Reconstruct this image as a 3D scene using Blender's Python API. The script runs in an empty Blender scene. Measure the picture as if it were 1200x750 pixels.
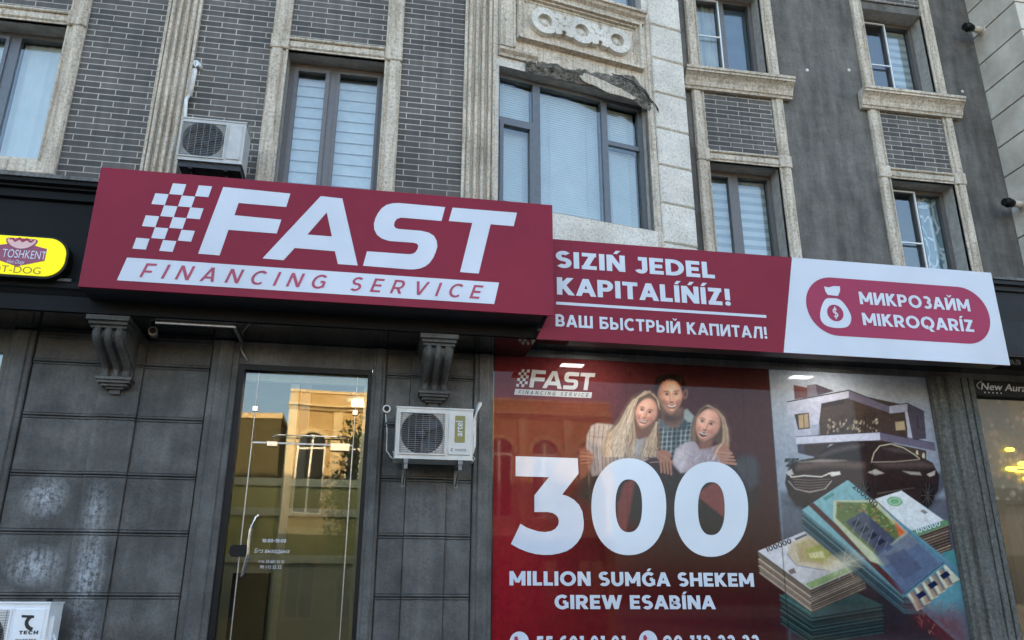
import bpy, bmesh, math, random
import numpy as np
from mathutils import Vector, Matrix, Euler
from mathutils.geometry import tessellate_polygon

random.seed(7); rng = np.random.default_rng(7)
SC = bpy.context.scene
COL = SC.collection
R_ = math.radians

# ------------------------------------------------------------------ camera
FPX = 944.57                       # focal length in pixels of the 1200 px wide photo
YAW, PIT, ROL = R_(9.869), R_(19.161), R_(0.17)
CAM = Vector((0, -7.6, 1.6))
_f = Vector((math.sin(YAW)*math.cos(PIT), math.cos(YAW)*math.cos(PIT), math.sin(PIT)))
_r = Vector((math.cos(YAW), -math.sin(YAW), 0)); _u = _r.cross(_f)
_c, _s = math.cos(ROL), math.sin(ROL)
_r, _u = _r*_c + _u*_s, _u*_c - _r*_s
cd = bpy.data.cameras.new('camera'); cam = bpy.data.objects.new('camera', cd); COL.objects.link(cam)
cd.sensor_width = 36; cd.lens = 36*FPX/1200; cd.clip_start = .05; cd.clip_end = 2000
m3 = Matrix((_r, _u, -_f)).transposed()
cam.matrix_world = Matrix.Translation(CAM) @ m3.to_4x4()
SC.camera = cam

# ------------------------------------------------------------------ sky, sun, exposure
SUN_EL, SUN_AZ = R_(15.5), R_(6)
W = bpy.data.worlds.new('World'); SC.world = W; W.use_nodes = True
nt = W.node_tree; bg = nt.nodes['Background']
sky = nt.nodes.new('ShaderNodeTexSky'); sky.sky_type = 'NISHITA'; sky.sun_disc = False
sky.sun_elevation = SUN_EL; sky.sun_rotation = SUN_AZ
sky.air_density = 1.0; sky.dust_density = 4.0; sky.ozone_density = .9
nt.links.new(sky.outputs[0], bg.inputs[0]); bg.inputs[1].default_value = .12
sd = bpy.data.lights.new('sun', 'SUN'); so = bpy.data.objects.new('sun', sd); COL.objects.link(so)
sd.energy = 3.4; sd.angle = R_(.5); sd.color = (1, .74, .42)
dsun = Vector((math.sin(SUN_AZ)*math.cos(SUN_EL), math.cos(SUN_AZ)*math.cos(SUN_EL), math.sin(SUN_EL)))
so.rotation_euler = dsun.to_track_quat('Z', 'Y').to_euler(); so.location = (0, 20, 30)
vs = SC.view_settings; vs.view_transform = 'Standard'; vs.look = 'None'; vs.gamma = 1; vs.exposure = 3.15
vs.use_curve_mapping = False

# ------------------------------------------------------------------ measuring: a photo pixel on a vertical plane
def at(x, y, Y=0.0):
    d = _r*((x-600)/FPX) - _u*((y-375)/FPX) + _f
    t = (Y-CAM.y)/d.y
    return CAM + d*t
def xz(x, y, Y=0.0):
    p = at(x, y, Y); return (p.x, p.z)

# ------------------------------------------------------------------ materials
def lin(c): return tuple(((v/255)/12.92 if v/255 <= .04045 else ((v/255+.055)/1.055)**2.4) for v in c)
class Mat:
    def __init__(s, name):
        s.m = bpy.data.materials.new(name); s.m.use_nodes = True
        s.t = s.m.node_tree; s.b = s.t.nodes['Principled BSDF']; s.out = s.t.nodes['Material Output']
    def n(s, typ, **kw):
        nd = s.t.nodes.new(typ)
        for k, v in kw.items():
            if k.startswith('_'): setattr(nd, k[1:], v)
            else: nd.inputs[k.replace('__', ' ')].default_value = v
        return nd
    def l(s, a, b): s.t.links.new(a, b)
    def ramp(s, fac, stops):
        r = s.t.nodes.new('ShaderNodeValToRGB'); e = r.color_ramp.elements
        while len(e) < len(stops): e.new(.5)
        for el, (p, c) in zip(e, stops): el.position = p; el.color = (*c[:3], 1)
        s.l(fac, r.inputs[0]); return r.outputs[0]
    def coord(s, scale=(1, 1, 1), loc=(0, 0, 0)):
        tc = s.n('ShaderNodeTexCoord'); mp = s.n('ShaderNodeMapping')
        mp.inputs['Scale'].default_value = scale; mp.inputs['Location'].default_value = loc
        s.l(tc.outputs['Object'], mp.inputs[0]); return mp.outputs[0]
    def noise(s, co, scale, detail=4, rough=.55):
        nd = s.n('ShaderNodeTexNoise', Scale=scale, Detail=detail, Roughness=rough); s.l(co, nd.inputs['Vector']); return nd.outputs['Fac']
    def mix(s, fac, a, b, mode='MIX'):
        nd = s.t.nodes.new('ShaderNodeMix'); nd.data_type = 'RGBA'; nd.blend_type = mode
        for sock, v in ((nd.inputs[0], fac), (nd.inputs[6], a), (nd.inputs[7], b)):
            if hasattr(v, 'links'): s.l(v, sock)
            else: sock.default_value = v if not isinstance(v, tuple) else (*v[:3], 1)
        return nd.outputs[2]
    def math(s, op, a, b=0.):
        nd = s.t.nodes.new('ShaderNodeMath'); nd.operation = op
        for sock, v in ((nd.inputs[0], a), (nd.inputs[1], b)):
            if hasattr(v, 'links'): s.l(v, sock)
            else: sock.default_value = v
        return nd.outputs[0]
    def bump(s, h, strength=.3, dist=.01):
        b = s.n('ShaderNodeBump', Strength=strength, Distance=dist); s.l(h, b.inputs['Height']); s.l(b.outputs[0], s.b.inputs['Normal']); return b
    def base(s, c):
        if hasattr(c, 'links'): s.l(c, s.b.inputs['Base Color'])
        else: s.b.inputs['Base Color'].default_value = (*c[:3], 1)
    def set(s, rough=.5, metal=0., spec=.5):
        s.b.inputs['Roughness'].default_value = rough; s.b.inputs['Metallic'].default_value = metal
        s.b.inputs['Specular IOR Level'].default_value = spec; return s

def plain(name, c, rough=.5, metal=0., var=.12, scale=9, spec=.5, bump=0.):
    M = Mat(name); co = M.coord(); f = M.noise(co, scale, 5)
    d = tuple(v*(1-var) for v in c); u = tuple(min(1, v*(1+var)) for v in c)
    M.base(M.ramp(f, [(.3, d), (.7, u)])); M.set(rough, metal, spec)
    if bump: M.bump(M.noise(co, scale*8, 4), bump, .01)
    return M.m

def mat_brick():
    M = Mat('dark_brick_tile'); tc = M.n('ShaderNodeTexCoord'); sp = M.n('ShaderNodeSeparateXYZ'); cb = M.n('ShaderNodeCombineXYZ')
    M.l(tc.outputs['Object'], sp.inputs[0]); M.l(sp.outputs[0], cb.inputs[0]); M.l(sp.outputs[2], cb.inputs[1])
    br = M.n('ShaderNodeTexBrick', Scale=1.0); M.l(cb.outputs[0], br.inputs['Vector'])
    br.offset = .5; br.inputs['Mortar Size'].default_value = .0052; br.inputs['Mortar Smooth'].default_value = .15
    br.inputs['Brick Width'].default_value = .31; br.inputs['Row Height'].default_value = .0693; br.inputs['Bias'].default_value = 0
    br.inputs['Color1'].default_value = (.040, .0355, .030, 1); br.inputs['Color2'].default_value = (.102, .091, .077, 1)
    br.inputs['Mortar'].default_value = (.45, .41, .35, 1)
    co = M.coord(); f = M.noise(co, 60, 4); g = M.noise(co, 1.3, 4); g2 = M.noise(M.coord((8, 8, .5)), 1.6, 5)
    c = M.mix(M.math('MULTIPLY', f, .3), br.outputs['Color'], (.12, .115, .11))
    c = M.mix(1.0, c, M.ramp(g, [(.3, (.78, .78, .78)), (.7, (1.15, 1.13, 1.1))]), 'MULTIPLY')
    c = M.mix(1.0, c, M.ramp(g2, [(.35, (.8, .8, .8)), (.65, (1.1, 1.1, 1.1))]), 'MULTIPLY')
    M.base(c); M.set(.75)
    h = M.math('ADD', M.math('MULTIPLY', br.outputs['Fac'], -1.0), M.math('MULTIPLY', f, .25)); M.bump(h, .5, .006)
    return M.m

def mat_stone(name, a, b, dark, sc=26, streak=True, bump=.5, pit=.35):
    M = Mat(name); co = M.coord(); f = M.noise(co, sc, 6, .7); g = M.noise(co, 2.2, 5); st = M.noise(M.coord((14, 14, .9)), 1.7, 6, .65)
    sp = M.noise(co, sc*4.5, 3, .8)
    c = M.ramp(f, [(.30, dark), (.45, a), (.68, b)])
    c = M.mix(1.0, c, M.ramp(g, [(.3, (.8, .78, .75)), (.7, (1.12, 1.11, 1.1))]), 'MULTIPLY')
    if streak: c = M.mix(1.0, c, M.ramp(st, [(.34, (.70, .66, .60)), (.54, (1.06, 1.06, 1.05))]), 'MULTIPLY')
    c = M.mix(M.math('MULTIPLY', M.ramp(sp, [(.32, (1, 1, 1)), (.42, (0, 0, 0))]), pit), c, tuple(v*.5 for v in dark))
    M.base(c); M.set(.85, 0, .3)
    M.bump(M.math('ADD', f, M.math('MULTIPLY', sp, .6)), bump, .012); return M.m

def mat_plaster():
    M = Mat('grey_plaster'); co = M.coord(); f = M.noise(co, 55, 6, .7); g = M.noise(co, 1.1, 7, .62); h = M.noise(M.coord((5, 5, 1.0)), 1.3, 6, .6); k = M.noise(M.coord((1.0, 1, 2.2), (3, 0, 1)), 3.1, 7, .7)
    c = M.ramp(g, [(.28, (.088, .080, .070)), (.5, (.128, .117, .103)), (.75, (.178, .164, .146))])
    c = M.mix(1.0, c, M.ramp(h, [(.3, (.62, .62, .62)), (.65, (1.2, 1.2, 1.2))]), 'MULTIPLY')
    c = M.mix(1.0, c, M.ramp(k, [(.35, (.86, .86, .86)), (.65, (1.1, 1.1, 1.1))]), 'MULTIPLY')
    c = M.mix(1.0, c, M.ramp(f, [(.3, (.78, .78, .78)), (.7, (1.2, 1.2, 1.2))]), 'MULTIPLY')
    M.base(c); M.set(.9, 0, .3); M.bump(M.math('ADD', f, M.math('MULTIPLY', k, .8)), .6, .012); return M.m

def mat_cladding():
    # dark painted stone, dusty, with whitish salt blooms of their own shape low on the left panel
    M = Mat('dark_cladding'); co = M.coord(); f = M.noise(co, 40, 6, .7); g = M.noise(co, 2.6, 6, .6); st = M.noise(M.coord((9, 9, .7)), 1.9, 6, .65)
    c = M.ramp(g, [(.28, (.038, .0365, .033)), (.48, (.072, .070, .064)), (.75, (.140, .136, .125))])
    c = M.mix(1.0, c, M.ramp(st, [(.35, (.84, .84, .84)), (.65, (1.14, 1.14, 1.14))]), 'MULTIPLY')
    c = M.mix(1.0, c, M.ramp(f, [(.3, (.75, .75, .75)), (.7, (1.22, 1.22, 1.22))]), 'MULTIPLY')
    tc = M.n('ShaderNodeTexCoord'); tot = None
    for (px, pz, rx, rz, k) in ((-2.72, 2.42, .17, .16, .8), (-2.70, 1.86, .21, .15, .75), (-2.29, 2.32, .10, .26, .55), (-2.27, 1.80, .12, .36, .85), (-2.22, 1.2, .12, .35, .5), (.48, 2.40, .12, .2, .12)):
        vm = M.n('ShaderNodeVectorMath', _operation='SUBTRACT'); M.l(tc.outputs['Object'], vm.inputs[0]); vm.inputs[1].default_value = (px, 0, pz)
        sc = M.n('ShaderNodeVectorMath', _operation='MULTIPLY'); M.l(vm.outputs[0], sc.inputs[0]); sc.inputs[1].default_value = (1/rx, 0, 1/rz)
        ln = M.n('ShaderNodeVectorMath', _operation='LENGTH'); M.l(sc.outputs[0], ln.inputs[0])
        mr = M.n('ShaderNodeMapRange'); M.l(ln.outputs['Value'], mr.inputs[0]); mr.inputs[1].default_value = 1.25; mr.inputs[2].default_value = .1; mr.inputs[3].default_value = 0; mr.inputs[4].default_value = k
        tot = mr.outputs[0] if tot is None else M.math('MAXIMUM', tot, mr.outputs[0])
    pat = M.ramp(M.math('ADD', M.noise(co, 20, 8, .8), M.math('MULTIPLY', M.noise(M.coord((30, 30, 1.6)), 1.6, 6), .42)), [(.60, (0, 0, 0)), (.82, (1, 1, 1))])
    c = M.mix(M.math('MULTIPLY', tot, pat), c, (.48, .50, .52))
    M.base(c); M.set(.62, 0, .4); M.bump(M.math('ADD', f, g), .7, .012); return M.m

def mat_glass(name, tint=(.8, .85, .88), ior=1.55, rough=.0):
    M = Mat(name); t = M.t; t.nodes.remove(M.b)
    tr = M.n('ShaderNodeBsdfTransparent'); tr.inputs[0].default_value = (*tint, 1)
    gl = M.n('ShaderNodeBsdfGlossy'); gl.inputs['Roughness'].default_value = rough; gl.inputs[0].default_value = (1, 1, 1, 1)
    fr = M.n('ShaderNodeFresnel'); ge = M.n('ShaderNodeNewGeometry'); M.l(M.math('ADD', M.math('MULTIPLY', ge.outputs['Backfacing'], 1/ior-ior), ior), fr.inputs[0])
    co = M.coord(); nz = M.n('ShaderNodeTexNoise', Scale=1.2, Detail=1.0); M.l(co, nz.inputs['Vector'])
    b = M.n('ShaderNodeBump', Strength=.10, Distance=.01); M.l(nz.outputs['Fac'], b.inputs['Height']); M.l(b.outputs[0], gl.inputs['Normal'])
    mx = M.n('ShaderNodeMixShader'); M.l(fr.outputs[0], mx.inputs[0]); M.l(tr.outputs[0], mx.inputs[1]); M.l(gl.outputs[0], mx.inputs[2])
    M.l(mx.outputs[0], M.out.inputs[0]); return M.m

def mat_vinyl(name, c, rough=.28, spec=.45):
    M = Mat(name); co = M.coord(); g = M.noise(co, .9, 3)
    M.base(M.mix(1.0, c, M.ramp(g, [(.3, (.9, .9, .9)), (.7, (1.08, 1.08, 1.08))]), 'MULTIPLY')); M.set(rough, 0, spec)
    M.bump(M.noise(co, 2.2, 2), .12, .02); return M.m

def mat_emit(name, c, s):
    M = Mat(name); M.base((0, 0, 0)); M.b.inputs['Emission Color'].default_value = (*c, 1); M.b.inputs['Emission Strength'].default_value = s; return M.m

def mat_print(name, rough=.03, ior=1.25):
    M = Mat(name); a = M.n('ShaderNodeAttribute'); a.attribute_name = 'ink'; M.base(a.outputs['Color']); M.set(rough)
    M.b.inputs['IOR'].default_value = ior
    M.bump(M.noise(M.coord(), .7, 1), .06, .02); return M.m

def mat_zebra(name, a, b, per):
    M = Mat(name); tc = M.n('ShaderNodeTexCoord'); sp = M.n('ShaderNodeSeparateXYZ'); M.l(tc.outputs['Object'], sp.inputs[0])
    f = M.math('FRACT', M.math('DIVIDE', sp.outputs[2], per)); st = M.ramp(f, [(.44, a), (.50, b)])
    g = M.noise(M.coord((30, 1, 60)), 6, 3)
    M.base(M.mix(1.0, st, M.ramp(g, [(.3, (.88, .88, .88)), (.7, (1.08, 1.08, 1.08))]), 'MULTIPLY')); M.set(.9); return M.m

def mat_lace():
    M = Mat('lace_curtain'); co = M.coord((1, 1, .6)); v = M.n('ShaderNodeTexVoronoi', Scale=7.0); v.feature = 'DISTANCE_TO_EDGE'
    nz = M.n('ShaderNodeTexNoise', Scale=3.0, Detail=3); M.l(co, nz.inputs['Vector']); M.l(M.mix(.35, co, nz.outputs['Color']), v.inputs['Vector'])
    M.base(M.ramp(v.outputs['Distance'], [(.0, (.62, .66, .68)), (.06, (.60, .65, .67)), (.10, (.20, .26, .29)), (.3, (.24, .30, .33))])); M.set(.9); return M.m

MT = {}
MT['brick'] = mat_brick()
MT['trav'] = mat_stone('weathered_travertine', (.49, .43, .35), (.68, .61, .515), (.21, .175, .135), sc=34, pit=.6, bump=.6)
MT['pale'] = mat_stone('pale_granite', (.58, .545, .48), (.74, .70, .63), (.30, .28, .24), sc=38, streak=False, bump=.4, pit=.5)
MT['wing'] = mat_stone('wing_stone', (.56, .51, .43), (.63, .58, .50), (.48, .44, .37), sc=5, streak=False, bump=.12, pit=.1)
MT['plaster'] = mat_plaster()
MT['clad'] = mat_cladding()
MT['post'] = mat_stone('streaked_post', (.085, .088, .080), (.150, .154, .142), (.045, .048, .044), sc=30, streak=True, bump=.4, pit=.3)
MT['fascia'] = plain('black_panel', (.0055, .006, .0068), .55, 0, .25, 3, .12)
MT['fasciagrey'] = plain('charcoal_panel', (.016, .0165, .017), .55, 0, .3, 3, .2)
MT['soffit'] = plain('gloss_black_soffit', (.010, .011, .013), .06, 0, .2, 3, .5)
MT['ledge'] = mat_stone('grey_ledge', (.12, .12, .12), (.19, .19, .185), (.07, .07, .07), sc=30, bump=.3)
MT['frame'] = plain('window_frame_brown', (.115, .105, .100), .45, 0, .12, 20)
MT['framegrey'] = plain('window_frame_grey', (.10, .105, .115), .4, 0, .12, 20)
MT['white'] = plain('white_profile', (.72, .74, .74), .35, 0, .05)
MT['reveal'] = plain('reveal_plaster', (.36, .34, .305), .9, 0, .2, 12, .3, .3)
MT['glass'] = mat_glass('window_glass', (.87, .90, .90), 1.66)
MT['doorglass'] = mat_glass('tinted_door_glass', (.84, .85, .76), 1.62)
MT['clear'] = mat_glass('leaf_glass', (.90, .92, .88), 1.42)
MT['blind'] = plain('blind_fabric', (.60, .62, .62), .9, 0, .08, 14)
MT['curtain'] = plain('plain_curtain', (.62, .65, .64), .9, 0, .08, 4)
MT['venet'] = plain('venetian_slat', (.56, .60, .60), .7, 0, .07, 3)
MT['zebra'] = mat_zebra('zebra_blind', (.32, .35, .36), (.56, .59, .60), .125)
MT['lace'] = mat_lace()
MT['dim'] = plain('dim_curtain', (.40, .41, .38), .9, 0, .2, 3)
MT['dimblue'] = plain('dark_blue_blind', (.07, .11, .15), .8, 0, .2, 3)
MT['darkroom'] = plain('dark_screen', (.012, .013, .016), .7, 0, .2, 3)
MT['red'] = mat_vinyl('crimson_sign', (.21, .011, .029), .4, .15)
MT['pillred'] = mat_vinyl('raspberry', (.31, .026, .070), .4, .2)
MT['signwhite'] = mat_vinyl('white_vinyl', (.53, .55, .585), .3)
MT['letter'] = mat_vinyl('white_letter', (.54, .565, .605), .35)
MT['inkred'] = mat_vinyl('crimson_letter', (.34, .018, .06), .35)
MT['logogrey'] = mat_vinyl('pale_logo_print', (.34, .325, .31), .05)
MT['poslet'] = mat_vinyl('poster_letter', (.52, .56, .62), .05)
MT['signback'] = plain('sign_back', (.012, .012, .014), .5, 0, .2)
MT['acwhite'] = plain('ac_enamel', (.52, .50, .45), .4, 0, .10, 7)
MT['acnew'] = plain('ac_enamel_new', (.74, .75, .75), .35, 0, .05, 7)
MT['acgrey'] = plain('ac_enamel_dusty', (.42, .41, .385), .5, 0, .14, 7)
MT['grille'] = plain('grille_wire', (.17, .17, .16), .5, 0, .1)
MT['fan'] = plain('fan_dark', (.020, .022, .028), .4, 0, .3)
MT['coil'] = plain('coil_dark', (.012, .013, .016), .6, 0, .3, 60)
MT['dustyzinc'] = plain('dusty_zinc', (.17, .17, .165), .6, .2, .2, 25)
MT['zinc'] = plain('galvanised', (.38, .39, .39), .35, .8, .2, 25)
MT['pipe'] = plain('pale_pipe_wrap', (.62, .61, .57), .6, 0, .15, 20)
MT['black'] = plain('black_plastic', (.007, .007, .008), .45, 0, .2, 9, .2)
MT['steel'] = plain('brushed_steel', (.55, .53, .50), .22, 1., .1, 40)
MT['alu'] = plain('grey_aluminium', (.22, .22, .19), .4, .2, .1, 20)
MT['olive'] = plain('olive_panel', (.16, .15, .065), .35, 0, .2, 3)
MT['innerwall'] = plain('interior_wall', (.16, .155, .13), .8, 0, .1, 3)
MT['innerfloor'] = plain('interior_floor', (.16, .16, .15), .4, 0, .2, 6)
MT['yellow'] = mat_vinyl('yellow_sign', (.86, .76, .012), .5, .15)
_b = MT['yellow'].node_tree.nodes['Principled BSDF']; _b.inputs['Emission Color'].default_value = (1, .86, 0, 1); _b.inputs['Emission Strength'].default_value = .045   # the box is lit from inside
MT['plum'] = mat_vinyl('plum_badge', (.25, .03, .075), .35)
MT['pink'] = mat_vinyl('pale_pink', (.72, .42, .38), .35)
MT['brownink'] = mat_vinyl('brown_ink', (.27, .13, .01), .4)
MT['led'] = mat_emit('led_panel', (1, .98, .93), 11.0)
MT['lamp'] = mat_emit('ceiling_lamp_or_fill', (1, .98, .92), 2.4)
MT['lamp_glint'] = mat_emit('yellow_lamp_glint', (1, .72, .04), 1.3)
MT['asphalt'] = plain('asphalt', (.050, .050, .052), .9, 0, .25, 30, .3, .4)
MT['paving'] = plain('paving', (.13, .127, .12), .85, 0, .2, 5, .3, .3)
MT['kerb'] = plain('kerb_concrete', (.30, .295, .28), .85, 0, .15, 9)
MT['ochre'] = plain('ochre_render', (.46, .32, .15), .9, 0, .12, 2)
MT['ochretrim'] = plain('cream_trim', (.60, .47, .28), .9, 0, .1, 3)
MT['khaki'] = plain('shade_toned_khaki', (.075, .066, .03), .9, 0, .15, 2)  # dark tone carries the shade painted on the houses opposite
MT['slate'] = plain('slate_render', (.045, .045, .047), .9, 0, .15, 2)
MT['darkglass'] = plain('dark_pane', (.02, .022, .025), .08, 0, .2)
MT['bark'] = plain('bark', (.09, .07, .05), .9, 0, .3, 12)
MT['leaf'] = plain('leaf_green', (.05, .085, .03), .6, 0, .4, 5)
MT['inkplate'] = mat_vinyl('olive_plate', (.15, .155, .035), .3)
MT['inkdark'] = mat_vinyl('dark_ink', (.02, .02, .022), .4)
MT['debris'] = mat_stone('broken_render', (.13, .118, .10), (.27, .25, .22), (.035, .031, .027), sc=14, streak=False, bump=1.0, pit=.6)
MT['printgloss'] = mat_print('gloss_print')
MT['printmat'] = mat_print('matt_print', .4, 1.45)

# ------------------------------------------------------------------ mesh building
ORG = {}
class MB:
    def __init__(s, T=None): s.v = []; s.f = []; s.sm = []; s.T = T
    def pts(s, P):
        i = len(s.v); s.v += [tuple(s.T(*p)) if s.T else tuple(p) for p in P]; return i
    def face(s, P, smooth=False):
        i = s.pts(P); s.f.append(tuple(range(i, i+len(P)))); s.sm.append(smooth); return s
    def box(s, x0, x1, y0, y1, z0, z1):
        i = s.pts([(x0,y0,z0),(x1,y0,z0),(x1,y1,z0),(x0,y1,z0),(x0,y0,z1),(x1,y0,z1),(x1,y1,z1),(x0,y1,z1)])
        for q in ((0,1,5,4),(1,2,6,5),(2,3,7,6),(3,0,4,7),(4,5,6,7),(3,2,1,0)):
            s.f.append(tuple(i+k for k in q)); s.sm.append(False)
        return s
    def block(s, x0, x1, y0, y1, z0, z1, b=.012):
        # box whose front (y0) edges are chamfered
        i = s.pts([(x0,y0+b,z0),(x1,y0+b,z0),(x1,y0+b,z1),(x0,y0+b,z1),(x0+b,y0,z0+b),(x1-b,y0,z0+b),(x1-b,y0,z1-b),(x0+b,y0,z1-b),(x0,y1,z0),(x1,y1,z0),(x1,y1,z1),(x0,y1,z1)])
        for q in ((4,5,6,7),(0,1,5,4),(1,2,6,5),(2,3,7,6),(3,0,4,7),(8,9,1,0),(9,10,2,1),(10,11,3,2),(11,8,0,3)):
            s.f.append(tuple(i+k for k in q)); s.sm.append(False)
        return s
    def poly(s, pts, Y, holes=()):          # flat shape in the x-z plane
        loops = [[Vector((a, b, 0)) for a, b in L] for L in (pts, *holes)]
        flat = [p for L in loops for p in L]; i = s.pts([(p.x, Y, p.y) for p in flat])
        for t in tessellate_polygon(loops):
            a, b, c = (flat[k] for k in t)
            if (b.x-a.x)*(c.y-a.y)-(b.y-a.y)*(c.x-a.x) < 0: t = (t[0], t[2], t[1])
            s.f.append(tuple(i+k for k in t)); s.sm.append(False)
        return s
    def prism(s, pts, y0, y1, smooth=False):   # x-z outline extruded in y
        n = len(pts); ar = sum(pts[k][0]*pts[(k+1) % n][1]-pts[(k+1) % n][0]*pts[k][1] for k in range(n))
        if ar < 0: pts = pts[::-1]
        s.poly(pts, y0)
        i = s.pts([(a, y0, b) for a, b in pts]); j = s.pts([(a, y1, b) for a, b in pts])
        for k in range(n):
            q = (k+1) % n; s.f.append((i+k, j+k, j+q, i+q)); s.sm.append(smooth)
        j2 = s.pts([(a, y1, b) for a, b in pts]); 
        for t in tessellate_polygon([[Vector((a, b, 0)) for a, b in pts]]): s.f.append(tuple(j2+k for k in t[::-1])); s.sm.append(False)
        return s
    def sweep_x(s, prof, x0, x1):              # y-z profile extruded in x
        n = len(prof); i = s.pts([(x0, a, b) for a, b in prof]); j = s.pts([(x1, a, b) for a, b in prof])
        for k in range(n):
            q = (k+1) % n; s.f.append((i+k, i+q, j+q, j+k)); s.sm.append(False)
        for off, rev in ((x0, False), (x1, True)):
            o = s.pts([(off, a, b) for a, b in prof])
            for t in tessellate_polygon([[Vector((a, b, 0)) for a, b in prof]]): s.f.append(tuple(o+k for k in (t if rev else t[::-1]))); s.sm.append(False)
        return s
    def sweep_z(s, prof, z0, z1):              # x-y profile extruded in z (open strip)
        n = len(prof); i = s.pts([(a, b, z0) for a, b in prof]); j = s.pts([(a, b, z1) for a, b in prof])
        for k in range(n-1): s.f.append((i+k, i+k+1, j+k+1, j+k)); s.sm.append(False)
        return s
    def tube(s, path, r, n=10, cap=True):
        P = [Vector(p) for p in path]; rr = r if isinstance(r, (list, tuple)) else [r]*len(P); rings = []
        up = Vector((.13, .31, .94)).normalized()
        for k, p in enumerate(P):
            d = (P[min(k+1, len(P)-1)]-P[max(k-1, 0)]).normalized()
            a = d.cross(up)
            if a.length < .05: a = d.cross(Vector((1, 0, 0)))
            a.normalize(); b = d.cross(a)
            rings.append(s.pts([p+(a*math.cos(2*math.pi*q/n)+b*math.sin(2*math.pi*q/n))*rr[k] for q in range(n)]))
        for k in range(len(P)-1):
            for q in range(n):
                w = (q+1) % n; s.f.append((rings[k]+q, rings[k]+w, rings[k+1]+w, rings[k+1]+q)); s.sm.append(True)
        if cap:
            s.f.append(tuple(rings[0]+q for q in range(n))[::-1]); s.f.append(tuple(rings[-1]+q for q in range(n))); s.sm += [False, False]
        return s
    def ring(s, cx, cz, y0, r0, r1, d, n=28):   # flat-faced washer with thickness d, front at y0
        for (ra, ya, rb, yb) in ((r1, y0+d, r1-.006, y0), (r1-.006, y0, r0+.006, y0), (r0+.006, y0, r0, y0+d)):
            i = s.pts([(cx+ra*math.cos(2*math.pi*k/n), ya, cz+ra*math.sin(2*math.pi*k/n)) for k in range(n)])
            j = s.pts([(cx+rb*math.cos(2*math.pi*k/n), yb, cz+rb*math.sin(2*math.pi*k/n)) for k in range(n)])
            for k in range(n):
                q = (k+1) % n; s.f.append((i+k, i+q, j+q, j+k)); s.sm.append(False)
        return s
    def dome(s, cx, cz, y0, r, h, n=18, m=5):
        prev = None
        for a in range(m+1):
            t = a/m*math.pi/2; rr = r*math.cos(t); yy = y0-h*math.sin(t)
            i = s.pts([(cx+rr*math.cos(2*math.pi*k/n), yy, cz+rr*math.sin(2*math.pi*k/n)) for k in range(n)])
            if prev is not None:
                for k in range(n):
                    q = (k+1) % n; s.f.append((prev+k, prev+q, i+q, i+k)); s.sm.append(True)
            prev = i
        return s
    def holed(s, x0, x1, z0, z1, Y, holes):     # flat wall with rectangular openings
        xs = sorted({x0, x1, *[h[0] for h in holes], *[h[1] for h in holes]}); zs = sorted({z0, z1, *[h[2] for h in holes], *[h[3] for h in holes]})
        xs = [v for v in xs if x0 <= v <= x1]; zs = [v for v in zs if z0 <= v <= z1]
        for a, b in zip(xs, xs[1:]):
            for c, d in zip(zs, zs[1:]):
                mx, mz = (a+b)/2, (c+d)/2
                if any(h[0] < mx < h[1] and h[2] < mz < h[3] for h in holes): continue
                s.face([(a, Y, c), (b, Y, c), (b, Y, d), (a, Y, d)])
        return s
    def reveal(s, x0, x1, z0, z1, y0, y1):
        s.face([(x0,y0,z0),(x0,y1,z0),(x0,y1,z1),(x0,y0,z1)]); s.face([(x1,y1,z0),(x1,y0,z0),(x1,y0,z1),(x1,y1,z1)])
        s.face([(x0,y0,z1),(x0,y1,z1),(x1,y1,z1),(x1,y0,z1)]); s.face([(x0,y1,z0),(x0,y0,z0),(x1,y0,z0),(x1,y1,z0)]); return s
    def border(s, x0, x1, z0, z1, y0, y1, w):   # rectangular frame, four butted bars
        s.box(x0, x0+w, y0, y1, z0, z1); s.box(x1-w, x1, y0, y1, z0, z1)
        s.box(x0+w, x1-w, y0, y1, z1-w, z1); s.box(x0+w, x1-w, y0, y1, z0, z0+w); return s
    def build(s, name, mat, parent=None, bevel=0, **props):
        o3 = ORG.get(parent.name, (0, 0, 0)) if parent else (0, 0, 0)
        if parent is None and 'org' in props: o3 = props['org']
        me = bpy.data.meshes.new(name)
        me.from_pydata([(a-o3[0], b-o3[1], c-o3[2]) for a, b, c in s.v], [], s.f)
        me.polygons.foreach_set('use_smooth', s.sm); me.materials.append(MT[mat] if isinstance(mat, str) else mat); me.update()
        o = bpy.data.objects.new(name, me); COL.objects.link(o)
        if parent: o.parent = parent; ORG[o.name] = o3
        else: o.location = o3; ORG[o.name] = o3
        if bevel:
            bm = bmesh.new(); bm.from_mesh(me); bmesh.ops.remove_doubles(bm, verts=bm.verts, dist=1e-5)
            bm.to_mesh(me); bm.free()
            b = o.modifiers.new('bevel', 'BEVEL'); b.width = bevel; b.segments = 2; b.limit_method = 'ANGLE'
        for k in ('label', 'category', 'group', 'kind'):
            if k in props and props[k]: o[k] = props[k]
        return o
def thing(name, label, cat, loc, group=None):
    o = bpy.data.objects.new(name, None); COL.objects.link(o); o.location = loc; o.empty_display_size = .2
    o['label'] = label; o['category'] = cat
    if group: o['group'] = group
    ORG[o.name] = tuple(loc); return o

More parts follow.
